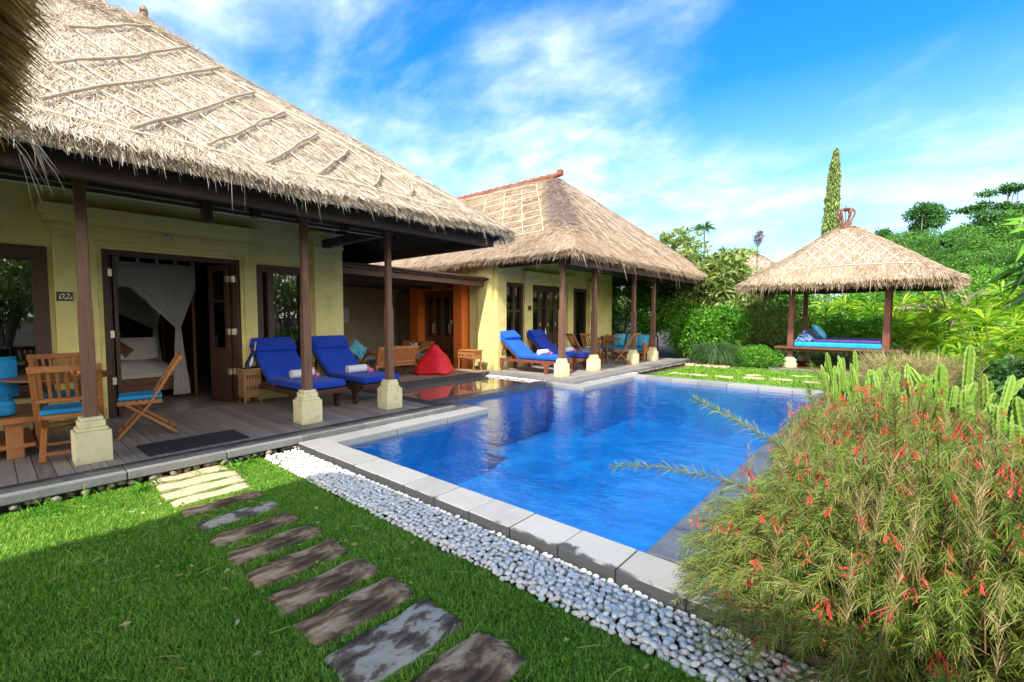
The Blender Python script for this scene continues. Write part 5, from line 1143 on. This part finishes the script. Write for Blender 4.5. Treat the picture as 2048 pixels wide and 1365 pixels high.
for i,(x,y,h_,l) in enumerate(((-4.2,25.5,3.0,'green bush seen over the hedge at the left pavilion post'),(-2.2,26,2.9,'green bush seen over the hedge under the middle of the pavilion roof'),(-.4,25,2.8,'green bush seen over the hedge near the right pavilion post'))):
    bl=[(random.uniform(-1.2,1.2),random.uniform(-.4,.4),h_*random.uniform(.3,.9),random.uniform(.5,.8),.5,random.uniform(.35,.6)) for _ in range(12)]
    shrub('garden_bush',l,'bush',(x,y,0),bl,5000,.17,.07,LF_BRIGHT,shell=.3)
# spiky dracaena heads
for (x,y,z,l) in ((-6.35,19.5,5.15,'spiky palm head standing highest above the frangipani'),(-5.6,21,4.0,'smaller spiky head right of the highest one'),(-7.0,19.,4.6,'wide spiky head left of the highest one')):
    t=empty('dracaena',(x,y,0),label=l,cat='plant',group='dracaenas behind the far villa'); b=MB(); b.tube([(0,0,0),(.1,0,z*.5),(0,0,z)],[.06,.05,.035],6); b.build('trunk',BARK,t); fans('leaf_head',t,[(0,0,z)],70,.55,.045,LF_MID)
# yellow-green fan hedge behind and right of the pavilion
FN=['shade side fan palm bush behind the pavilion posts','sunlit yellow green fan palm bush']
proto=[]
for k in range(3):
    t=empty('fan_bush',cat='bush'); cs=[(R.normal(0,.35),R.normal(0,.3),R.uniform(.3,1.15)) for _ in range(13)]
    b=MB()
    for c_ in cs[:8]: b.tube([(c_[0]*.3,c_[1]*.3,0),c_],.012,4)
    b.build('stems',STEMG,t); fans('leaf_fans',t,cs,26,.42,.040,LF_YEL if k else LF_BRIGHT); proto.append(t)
HED=[]
for i in range(15):
    HED.append((-3.6+i*.62+random.uniform(-.15,.15),19.9+random.uniform(-.3,.5),1.25,0 if i<6 else 1))
for i in range(12): HED.append((-3.0+i*.8,21.2+random.uniform(-.3,.3),1.75,1))
for i in range(6): HED.append((1.2+i*.75,17.6+random.uniform(-.4,.4),1.35,2))
for i in range(5): HED.append((1.5+i*.7,14.6+random.uniform(-.4,.4),1.30,2))
for i in range(5): HED.append((1.5+i*.55,12.0+random.uniform(-.4,.4),1.15,2))
for q in ((.55,18.2,1.0,1),(.75,16.4,1.05,2),(.9,10.6,.8,2),(1.35,9.6,.95,1)): HED.append(q)
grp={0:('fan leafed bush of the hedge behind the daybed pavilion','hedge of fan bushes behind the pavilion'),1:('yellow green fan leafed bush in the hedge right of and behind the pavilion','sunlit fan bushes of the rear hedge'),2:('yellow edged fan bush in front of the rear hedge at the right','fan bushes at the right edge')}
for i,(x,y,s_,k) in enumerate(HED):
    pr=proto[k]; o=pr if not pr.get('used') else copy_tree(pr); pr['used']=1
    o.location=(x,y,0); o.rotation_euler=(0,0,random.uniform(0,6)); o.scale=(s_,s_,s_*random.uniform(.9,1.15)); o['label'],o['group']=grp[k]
for pr in proto: del pr['used']
# background trees
def bigtree(name,label,loc,blobs,n,L,W,m,r0=.1,group=None,**k):
    return shrub(name,label,'tree',loc,blobs,n,L,W,m,group=group,r0=r0,**k)
def clumps(n,cx,cz,rx,rz,r0,seed,flat=.7):
    q=random.Random(seed); out=[]
    for i in range(n):
        a=q.uniform(0,2*PI); u=q.uniform(0,1)**.5; out.append((cx+math.cos(a)*u*rx,q.uniform(-.8,.8),cz+math.sin(a)*u*rz,r0*q.uniform(.6,1.3),r0,r0*flat*q.uniform(.6,1.2)))
    return out
bigtree('round_tree','dark round crowned tree above the feathery trees at right',(.6,44,0),clumps(13,.1,8.4,1.0,1.1,.62,3)+clumps(9,-1.8,7.0,.7,.8,.5,4)+clumps(16,-.4,6.5,1.7,.7,.6,9),15000,.21,.10,LF_TREE,shell=.2)
bigtree('flat_topped_tree','layered flat topped tree against the sky near the right edge',(4.5,42,0),clumps(7,.2,9.5,1.4,.1,.55,5,.35)+clumps(9,-.6,8.6,2.2,.15,.6,6,.35)+clumps(9,.4,7.7,1.9,.25,.6,7,.4)+clumps(26,.6,7.0,2.4,1.1,.75,8,.6),20000,.20,.095,LF_TREE,shell=.2)
for i,(x,y,z,l) in enumerate(((-1.0,33,4.6,'feathery green tree just right of the pavilion roof peak'),(1.3,32,5.0,'feathery green tree below the dark round tree'),(3.6,31,4.9,'feathery green tree below the flat topped one'),(5.8,31,5.2,'feathery green tree at the right edge of the picture'),(.2,29,3.4,'lower feathery tree right above the pavilion eave tip'),(2.6,28,3.6,'lower feathery tree behind the yellow hedge'),(4.9,27,3.8,'lower feathery tree at the right border'))):
    bl=[(random.uniform(-1.6,1.6),random.uniform(-.6,.6),z*random.uniform(.45,1.16),random.uniform(.4,.95),.8,random.uniform(.25,.55)) for _ in range(20)]
    bigtree('feathery_tree',l,(x,y,0),bl,12000,.17,.045,LF_FEATH,group='feathery trees behind the hedge',r0=.12,up=.1)
for i,(x,y,h_,l) in enumerate(((2.2,37,6.6,'mid green tree filling the canopy between the round and the flat topped tree'),(4.3,38,7.2,'mid green tree directly under the flat topped tree'),(6.6,38,7.6,'mid green tree at the right border behind the feathery ones'),(-.6,36,5.2,'mid green tree just over the right pavilion roof slope'))):
    bigtree('green_tree',l,(x,y,0),clumps(26,0,h_*.72,1.9,h_*.26,.7,20+i,.7),13000,.22,.10,(LF_TREE,LF_FEATH)[i%2],shell=.2)
bigtree('green_tree','bright leafed tree between the hedge and the feathery trees at right',(2.2,23.5,0),[(0,0,2.6,1.2,.8,.8),(-1,0,2.3,.9,.7,.7),(1.2,0,2.7,1.,.8,.8)],6000,.14,.05,LF_BRIGHT,r0=.06)
# bare branches by the pavilion eave
t=empty('bare_branch',(.9,17.5,0),label='leafless pale branching plant below the right pavilion eave',cat='plant'); b=MB()
for i in range(16):
    a=R.uniform(0,2*PI); z=R.uniform(1.7,2.2); q=[(0,0,0),(.1,0,1.3),(.1+.35*math.cos(a),.3*math.sin(a),z),(.1+.75*math.cos(a),.5*math.sin(a),z+R.uniform(-.1,.35))]; b.tube(q,[.03,.025,.014,.006],5)
b.build('branches',BARK,t)
# cypress-like column tree
t=empty('column_tree',(-3.2,30,0),label='tall narrow columnar tree rising left of the crown finial',cat='tree')
b=MB(); b.tube([(0,0,0),(0,0,6),(.1,0,10.2)],[.14,.1,.03],7); b.build('trunk',BARK,t)
n=9000; z=R.uniform(3.0,10.5,n); rr3=np.where(z>6.2,.31-.19*((z-6.2)/4.3)**1.2,.31)*(1+.07*np.sin(z*5)+.08*np.sin(z*11+1)); a=R.uniform(0,2*PI,n); rad_=rr3*R.uniform(.6,1.05,n)*np.clip((10.55-z)/.9,.12,1)
P=np.stack([np.cos(a)*rad_+.012*(z-6)*3,np.sin(a)*rad_,z],1); D=unit(np.stack([np.cos(a)*.6,np.sin(a)*.6,-np.ones(n)],1)+R.normal(0,.2,(n,3))); v,t_=leaves(P,D,side_of(D),R.uniform(.12,.26,n),.08,droop=.1); npmesh('crown',v,t_,LF_OLIVE,t); 
# distant thatched roofs
def small_house(name,label,x0,x1,y0,y1,ze,s_,m=T2,bed=TB2):
    rt=Vector(((x0+x1)/2,(y0+y1)/2,0)); t=empty(name,rt,label=label,cat='hut'); rf=Roof(x0,x1,y0,y1,ze,s_,s_,soft=.15)
    o=build_roof(rf,'thatched_roof',None,[bed,TU,m],24,24,.2,[((9000,(x0,x1,y0,y1),.35,.03),dict(jit=.25))],[((900,['-y'],.3,.03),{})]); o.parent=t; o.matrix_parent_inverse=Matrix.Translation(-rt)
    b=MB(); b.box(x0+.9,x1-.9,y0+.9,y1-.9,0,ze); wp(b,'wall',YEL,t,rt); return t
small_house('thatched_hut','distant thatched roof peak between frangipani and pavilion',-10.5,-4.2,26,32,3.6,.68)
small_house('thatched_hut','small distant thatched roof glimpsed under the right pavilion eave',-.6,2.9,24.2,27,1.9,.45)
t=empty('brown_plume',(-5.35,24,0),label='brown dried flower plume beside the distant roof peak',cat='plant'); b=MB(); b.tube([(0,0,0),(0,0,5.0)],.04,5); b.build('stem',BARK,t)
crown('plume',t,[(0,0,5.2,.22,.2,.3),(.1,0,5.45,.14,.14,.12)],420,.15,.03,DEAD,shell=.2); fans('leaves',t,[(-.25,0,4.5)],40,.6,.05,LF_YEL)
# right edge frangipani with long dark leaves, flowers
t=empty('frangipani_tree',(1.55,8.6,0),label='dark long leafed frangipani reaching in from the right edge, cream flowers on top',cat='tree')
segs=[([(0,0,0),(0,0,1.0),(-.1,-.1,1.7),(-.35,-.3,2.15)],[.07,.06,.05,.03]),([(0,0,1.0),(.1,.1,2.0),(-.2,-.3,2.75)],[.05,.04,.025])]
trunk('trunk',t,segs); P=[];D=[]
for c_ in ((-.35,-.3,2.15),(-.15,-.2,2.0),(-.1,-.5,1.9),(.2,0,2.4)):
    for i in range(26): P.append(c_); D.append([R.normal(),R.normal(),R.uniform(-.6,.5)])
P=np.array(P,float);D=unit(np.array(D)); v,t_=leaves(P,D,side_of(D),R.uniform(.4,.62,len(P)),.085,droop=.35,fold=.1); npmesh('crown',v,t_,LF_DARK,t)
P=np.tile([-.42,-.5,2.62],(60,1))+R.normal(0,.06,(60,3)); D=rdir(60,.3); v,t_=leaves(P,D,side_of(D),.085,.05,droop=.2); npmesh('flowers',v,t_,FLW,t)
P=np.tile([-.35,-.4,2.6],(14,1)); D=rdir(14,.1); v,t_=leaves(P,D,side_of(D),.4,.08,droop=.25); npmesh('upper_leaves',v,t_,LF_BRIGHT,t)
for i,(x,y,h_,k) in enumerate(((9,-7,4.6,0),(9.5,-3,5.2,1),(8.6,.5,4.4,2),(9.6,4,5.0,0),(8.8,7.5,4.2,1),(9.5,11,4.8,2),(13,2,6.5,0),(13,8,6.,1),(13,-5,6.2,0))):
    bl=[(random.uniform(-1.4,1.4),random.uniform(-1.4,1.4),h_*random.uniform(.3,1),1.1,1.2,.8) for _ in range(9)]
    shrub('garden_tree','garden tree standing across the lawn opposite the near villa, seen only in its window reflections','tree',(x,y,0),bl,3500,.24,.11,(LF_MID,LF_BRIGHT,LF_OLIVE)[k],group='garden trees opposite the villas',r0=.09)
# cactus-like euphorbia clumps
def cactus(loc, stems, label, seed):
    rg=np.random.default_rng(seed); t=empty('cactus_clump',loc,label=label,cat='cactus',group='toothed cactus clumps behind the firecracker bushes')
    for (x,y,z,h,w_,tx,ty) in stems:
        b=MB(); nz=22; a0=rg.uniform(0,PI)
        for f_ in range(3):
            a=a0+f_*PI/3*1.0; vs=[];
            for j in range(nz+1):
                u=j/nz; ww=w_*(.55+.45*math.sin(min(1,u*1.6)*PI/2))*(1 if u<.85 else math.sqrt(max(0.02,1-((u-.85)/.15)**2)))*(1+.20*(j%2)); cx_=x+tx*u*h; cy_=y+ty*u*h; cz=z+u*h
                vs += [(cx_-math.cos(a)*ww,cy_-math.sin(a)*ww,cz),(cx_-math.sin(a)*.012,cy_+math.cos(a)*.012,cz),(cx_+math.cos(a)*ww,cy_+math.sin(a)*ww,cz),(cx_+math.sin(a)*.012,cy_-math.cos(a)*.012,cz)]
            fs=[(4*j+i,4*j+(i+1)%4,4*j+4+(i+1)%4,4*j+4+i) for j in range(nz) for i in range(4)]+[(4*nz,4*nz+1,4*nz+2,4*nz+3)]
            b.add(vs,fs)
        b.build('cactus_stem',LF_CACT,t)
    return t
def stemset(n,rx,ry,h0,h1,w_,seed,z0=0.05):
    rg=np.random.default_rng(seed); out=[]
    for i in range(n):
        a=rg.uniform(0,2*PI); r_=rg.uniform(0,1)**.5; x=r_*rx*math.cos(a); y=r_*ry*math.sin(a); z=z0+rg.uniform(0,.35); h=rg.uniform(h0,h1)
        out.append((x,y,z,h-z*.6,w_*rg.uniform(.8,1.25),rg.normal(0,.22)+x*.25,rg.normal(0,.15)))
    return out
cactus((-.42,7.6,.05),stemset(46,.38,.5,.5,.88,.024,1),'dense pale cactus clump nearest the pool end',1)
cactus((.05,6.5,.05),stemset(30,.3,.5,.45,.85,.032,2),'middle cactus clump with spread toothed pads',2)
cactus((.55,6.9,.05),stemset(30,.4,.5,.45,.85,.036,3)+[(-.02,-.1,.45,.75,.04,.02,0),(-.2,-.3,.3,.7,.05,-.05,0)],'tallest cactus clump with one high column',3)
cactus((.62,5.5,.05),stemset(24,.28,.4,.4,.72,.040,4),'cactus clump right of the firecracker bush with thick rounded pads',4)
shrub('dark_shrub','dark shrub behind the tallest cactus at the right','shrub',(1.15,7.6,0),[(0,0,.6,.6,.6,.5)],2500,.12,.06,LF_DARK,r0=.02)
# feathery straw grass
t=empty('straw_grass',(.12,9.3,0),label='airy straw coloured grass clump before the pavilion corner',cat='plant')
n=6500; a=R.uniform(0,2*PI,n); u=R.uniform(0,1,n)**.5; D=unit(np.stack([np.cos(a)*u*.55,np.sin(a)*u*.5,R.uniform(.3,1.0,n)],1)+R.normal(0,.25,(n,3))); P=np.stack([np.cos(a)*u*.62,np.sin(a)*u*.5,R.uniform(.1,.85,n)],1)
v,t_=ribbons(P,D,side_of(D),R.uniform(.12,.32,n),.006,droop=R.uniform(0,.4,n)); npmesh('blades',v,t_,LF_STRAW,t)

# firecracker bushes
def firecracker(name,label,loc,rx,ry,h,nst,npl,seed,extra=(),nfl=90,dark=0):
    rg=np.random.default_rng(seed); t=empty(name,loc,label=label,cat='bush',group='firecracker bushes on the pool edge')
    Ps=[];Ds=[];Ls=[];SP=[]; fl=[]
    for i in range(nst+len(extra)):
        if i<nst:
            a=rg.uniform(0,2*PI); u=rg.uniform(0,1)**.5; tx,ty=math.cos(a)*u*rx,math.sin(a)*u*ry; hh=h*(1-.62*u**2.2)*rg.uniform(.72,1.08); arch=rg.uniform(.05,.5)*u
            b0=np.array([tx*.35,ty*.35,0.]); top=np.array([tx*.8,ty*.8,hh]); end=np.array([tx*1.1,ty*1.1,hh-arch*.6])
        else:
            b0,top,end=[np.array(q,float) for q in extra[i-nst]]
        s_=np.linspace(0,1,9)[:,None]; C_=(1-s_)**2*b0+2*s_*(1-s_)*(top+(top-b0)*.25)+s_**2*end if i<nst else (1-s_)**2*b0+2*s_*(1-s_)*top+s_**2*end
        SP.append(C_); 
        k=npl if i<nst else npl*3; sv=rg.uniform(.18 if i<nst else .3,1,k); nodes=np.round(sv*26)/26; nodes=np.where(rg.uniform(0,1,k)<.7,nodes,sv)
        idx=nodes*8; i0=np.minimum(idx.astype(int),7); f=(idx-i0)[:,None]; Pp=C_[i0]*(1-f)+C_[i0+1]*f; tan=unit(C_[i0+1]-C_[i0])
        d=rg.normal(size=(k,3)); d-=tan*(d*tan).sum(1,keepdims=True); d=unit(d); taper=1-.55*nodes
        Dd=unit(d*rg.uniform(.5,1.,(k,1))+tan*rg.uniform(.55,1.1,(k,1))); Ps.append(Pp);Ds.append(Dd);Ls.append(rg.uniform(.045,.12,k)*taper*(1 if i<nst else 1.2))
        if i<nst and rg.uniform()<.95: fl.append((C_[rg.integers(5,9)]+unit((C_[8]-[0,0,h*.2])[None])[0]*.07, math.hypot(tx/rx,ty/ry)))
    P=np.concatenate(Ps);D=np.concatenate(Ds);L=np.concatenate(Ls); P[:,2]=np.maximum(P[:,2],.01)
    v,t_=ribbons(P,D,side_of(D),L,.0018,droop=R.uniform(0,.35,len(P)),tipw=.5); npmesh('needle_leaves',v,t_,LF_NEED,t)
    b=MB()
    for C_ in SP: b.tube([tuple(q) for q in C_[::2]],[.005,.0045,.004,.003,.0015],4,cap=False)
    b.build('stems',STEMR,t)
    # straw coloured seed sprigs standing above the crown
    Ps=[];Ds=[]; b=MB()
    for i in range(int(nst*(.06 if nst>200 else .03))):
        a=rg.uniform(0,2*PI); u=rg.uniform(0,1)**.5*.85; x,y=math.cos(a)*u*rx,math.sin(a)*u*ry; z0=h*(1-.6*u*u)*.7; z1=z0+rg.uniform(.25,.48)*h; lx,ly=rg.normal(0,.06,2)
        b.tube([(x,y,z0-.2),(x+lx*.4,y+ly*.4,(z0+z1)/2),(x+lx,y+ly,z1)],[.0035,.0025,.001],4,cap=False)
        k=70; s_=rg.uniform(.35,1,k); Ps.append(np.stack([x+lx*s_,y+ly*s_,z0-.1+(z1-z0+.1)*s_],1)); d=rg.normal(size=(k,3))*.55; d[:,2]=np.abs(d[:,2])+.9; Ds.append(unit(d))
    P=np.concatenate(Ps);D=np.concatenate(Ds); v,t_=ribbons(P,D,side_of(D),R.uniform(.03,.085,len(P)),.002); npmesh('seed_sprigs',v,t_,LF_STRAW,t); b.build('sprig_stems',STEMR,t)
    fl=sorted(fl,key=lambda q: q[0][2]*.8-q[0][1]*.55-abs(q[0][0])*.1+rg.normal(0,.35),reverse=True)
    more=[]
    for q,_ in fl[nfl:nfl+int(nst*.10)]:
        me_=FLC[rg.integers(0,len(FLC))]; vv=np.empty(len(me_.vertices)*3); me_.vertices.foreach_get('co',vv); vv=vv.reshape(-1,3)*rg.uniform(.5,.8); me_.calc_loop_triangles(); tt_=np.array([t2_.vertices[:] for t2_ in me_.loop_triangles]); a=rg.uniform(0,6); q=q+rg.normal(0,.04,3)
        vv=np.stack([vv[:,0]*math.cos(a)-vv[:,1]*math.sin(a),vv[:,0]*math.sin(a)+vv[:,1]*math.cos(a),vv[:,2]],1)+q; more.append((vv,tt_))
    if more: npmesh('small_flowers',*joinvt(more),CORAL,t,kind='stuff')
    for i,(q,_) in enumerate(fl[:nfl]):
        o=bpy.data.objects.new('flower_cluster',FLC[rg.integers(0,len(FLC))]); C.objects.link(o); o.parent=t; q=q+rg.normal(0,.03,3); o.location=(q[0],q[1],max(q[2],.1)); o.rotation_euler=(rg.normal(0,.5),rg.normal(0,.5),rg.uniform(0,6)); s_=rg.uniform(.55,.9); o.scale=(s_,)*3
    return t
FLC=[]
for k in range(5):
    b=MB(); rg_=random.Random(k)
    for i in range(rg_.choice((3,4,5,6,7))):
        a=rg_.uniform(0,2*PI); x,y=.03*math.cos(a)*rg_.uniform(.3,1.3),.03*math.sin(a)*rg_.uniform(.3,1.3); z=rg_.uniform(-.02,.02); dx,dy=x*.5,y*.5
        b.tube([(0,0,.03),(x,y,z)],.0012,3,cap=False); b.tube([(x,y,z),(x+dx*.4,y+dy*.4,z-.018),(x+dx,y+dy,z-.032)],[.0025,.0038,.0062],5)
    me=bpy.data.meshes.new('flower_cluster'); me.from_pydata(b.v,[],b.f); me.materials.append(CORAL); me.update(); FLC.append(me)
firecracker('firecracker_bush','large red flowering needle leafed bush filling the lower right corner',(.20,2.62,0),1.04,.88,.98,1200,150,5,
   extra=[((-.3,.0,.5),(-1.0,.05,.75),(-1.55,-.1,.62)),((-.3,.2,.6),(-.8,.3,.9),(-1.2,.35,1.02)),((-.2,.1,.6),(-.2,-.1,1.0),(-.22,-.15,1.22)),((.1,-.3,.5),(.15,-.4,.9),(.2,-.45,1.2)),((.3,.0,.6),(.35,0,1.0),(.32,0,1.3)),((-.4,.3,.5),(-.55,.4,.95),(-.6,.45,1.15))],nfl=100)
firecracker('firecracker_bush','airy firecracker bush behind the large one, along the pool edge',(.05,4.15,0),.85,.9,.98,600,115,6,
   extra=[((-.2,0,.5),(-.15,0,1.1),(-.1,0,1.3)),((.3,0,.5),(.35,0,1.1),(.33,0,1.35)),((.6,0,.5),(.65,0,1.05),(.6,0,1.3)),((-.3,.2,.5),(-.5,.3,1.0),(-.62,.3,1.15))],nfl=90)
firecracker('firecracker_bush','firecracker bush cut by the right picture edge',(1.15,3.3,0),.75,.9,1.05,460,115,8,nfl=80)
firecracker('firecracker_bush','small firecracker clump with dense coral flowers over the far water',(-.55,5.4,0),.45,.7,.72,190,90,9,nfl=60)

# ================================================================== light, sky, camera
EL,AZ=50.,-70.
sd=Vector((math.cos(rad(EL))*math.cos(rad(AZ)),math.cos(rad(EL))*math.sin(rad(AZ)),math.sin(rad(EL))))
sl=bpy.data.lights.new('sun','SUN'); sl.energy=2.6; sl.angle=rad(.53); sl.color=(1,.955,.88); so=bpy.data.objects.new('sun',sl); C.objects.link(so); so.rotation_euler=sd.to_track_quat('Z','Y').to_euler(); so.location=(0,0,20)
w=bpy.data.worlds.new('World'); sc.world=w; w.use_nodes=True; nt=w.node_tree; nt.nodes.clear(); L=nt.links.new
sky=nd(nt,'ShaderNodeTexSky',sky_type='NISHITA'); sky.sun_disc=False; sky.sun_elevation=rad(EL); sky.sun_rotation=rad(90-AZ); sky.air_density=1.0; sky.dust_density=.4; sky.ozone_density=2.2
hs=nd(nt,'ShaderNodeHueSaturation'); hs.inputs['Saturation'].default_value=1.4; hs.inputs['Value'].default_value=1.0; L(sky.outputs[0],hs.inputs['Color']); tn=nd(nt,'ShaderNodeMixRGB',blend_type='MULTIPLY'); tn.inputs[0].default_value=1; tn.inputs[2].default_value=(.44,.80,.92,1); L(hs.outputs[0],tn.inputs[1])
tc=nd(nt,'ShaderNodeTexCoord')
# project the direction on a cloud plane so wisps stretch towards the horizon
sep=nd(nt,'ShaderNodeSeparateXYZ'); L(tc.outputs['Generated'],sep.inputs[0]); mxz=nd(nt,'ShaderNodeMath',operation='MAXIMUM'); L(sep.outputs[2],mxz.inputs[0]); mxz.inputs[1].default_value=.0; ad=nd(nt,'ShaderNodeMath',operation='ADD'); L(mxz.outputs[0],ad.inputs[0]); ad.inputs[1].default_value=.28
dx=nd(nt,'ShaderNodeMath',operation='DIVIDE'); L(sep.outputs[0],dx.inputs[0]); L(ad.outputs[0],dx.inputs[1]); dy=nd(nt,'ShaderNodeMath',operation='DIVIDE'); L(sep.outputs[1],dy.inputs[0]); L(ad.outputs[0],dy.inputs[1])
cb=nd(nt,'ShaderNodeCombineXYZ'); L(dx.outputs[0],cb.inputs[0]); L(dy.outputs[0],cb.inputs[1])
def cloud(scale,rot,st,loc,lo,hi,dist,det=9,rough=.58):
    mp=nd(nt,'ShaderNodeMapping'); mp.inputs['Scale'].default_value=st; mp.inputs['Rotation'].default_value=(0,0,rot); mp.inputs['Location'].default_value=loc; L(cb.outputs[0],mp.inputs[0])
    n_=nd(nt,'ShaderNodeTexNoise'); n_.inputs['Scale'].default_value=scale; n_.inputs['Detail'].default_value=det; n_.inputs['Roughness'].default_value=rough; n_.inputs['Distortion'].default_value=dist; L(mp.outputs[0],n_.inputs['Vector'])
    r_=nd(nt,'ShaderNodeMapRange',interpolation_type='SMOOTHSTEP'); r_.inputs[1].default_value=lo; r_.inputs[2].default_value=hi; L(n_.outputs[0],r_.inputs[0]); return r_
a=cloud(1.1,.5,(1,1.4,1),(3.1,1.7,0),.38,.74,.35); b=cloud(5.,-.5,(1,1.35,1),(.3,5.2,0),.28,.80,.25,rough=.55)
mu=nd(nt,'ShaderNodeMath',operation='MULTIPLY'); L(a.outputs[0],mu.inputs[0]); L(b.outputs[0],mu.inputs[1])
mu2=nd(nt,'ShaderNodeMath',operation='MULTIPLY_ADD'); L(a.outputs[0],mu2.inputs[0]); mu2.inputs[1].default_value=.34; L(mu.outputs[0],mu2.inputs[2])
hz=nd(nt,'ShaderNodeMapRange'); L(sep.outputs[2],hz.inputs[0]); hz.inputs[1].default_value=.0; hz.inputs[2].default_value=.42; hz.inputs[3].default_value=.62; hz.inputs[4].default_value=.0
ad2=nd(nt,'ShaderNodeMath',operation='ADD'); L(mu2.outputs[0],ad2.inputs[0]); L(hz.outputs[0],ad2.inputs[1]); ad2.use_clamp=True
dt=nd(nt,'ShaderNodeVectorMath',operation='DOT_PRODUCT'); L(tc.outputs['Generated'],dt.inputs[0]); dt.inputs[1].default_value=(.652,-.758,.12)  # invented bright cloud bank behind the camera, unseen, added to fill the verandas
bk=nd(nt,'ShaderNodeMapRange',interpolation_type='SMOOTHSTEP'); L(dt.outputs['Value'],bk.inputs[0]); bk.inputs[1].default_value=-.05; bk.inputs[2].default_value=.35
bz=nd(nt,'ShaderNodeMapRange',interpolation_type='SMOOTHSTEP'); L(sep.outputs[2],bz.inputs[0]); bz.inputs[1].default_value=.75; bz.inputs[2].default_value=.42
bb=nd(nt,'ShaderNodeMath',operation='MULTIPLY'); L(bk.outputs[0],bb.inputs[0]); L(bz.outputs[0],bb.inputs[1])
mx=nd(nt,'ShaderNodeMixRGB'); L(ad2.outputs[0],mx.inputs[0]); L(tn.outputs[0],mx.inputs[1]); mx.inputs[2].default_value=(3.0,3.5,3.9,1)
bg=nd(nt,'ShaderNodeBackground'); bg.inputs[1].default_value=.15; L(mx.outputs[0],bg.inputs[0]); wo=nd(nt,'ShaderNodeOutputWorld'); L(bg.outputs[0],wo.inputs[0])
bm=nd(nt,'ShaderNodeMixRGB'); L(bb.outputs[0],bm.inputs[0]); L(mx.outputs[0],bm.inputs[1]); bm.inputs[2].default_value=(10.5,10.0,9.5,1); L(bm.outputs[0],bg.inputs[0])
cam=bpy.data.cameras.new('camera'); co=bpy.data.objects.new('camera',cam); C.objects.link(co); sc.camera=co
cam.sensor_width=36; cam.lens=910/2048*36; cam.clip_end=1500; cam.clip_start=.05
yaw=rad(40.7); pit=math.atan((682.5-633)/910)
fwd=Vector((-math.sin(yaw)*math.cos(pit),math.cos(yaw)*math.cos(pit),-math.sin(pit)))
co.location=(0,0,1.55); co.rotation_euler=fwd.to_track_quat('-Z','Y').to_euler()
sc.view_settings.view_transform='Standard'; sc.view_settings.look='None'; sc.view_settings.exposure=1.4; sc.view_settings.gamma=1
sc.cycles.max_bounces=8; sc.cycles.diffuse_bounces=6; sc.cycles.transparent_max_bounces=16; sc.cycles.use_denoising=True; sc.cycles.sample_clamp_indirect=6
sc.cycles.caustics_reflective=False; sc.cycles.caustics_refractive=False
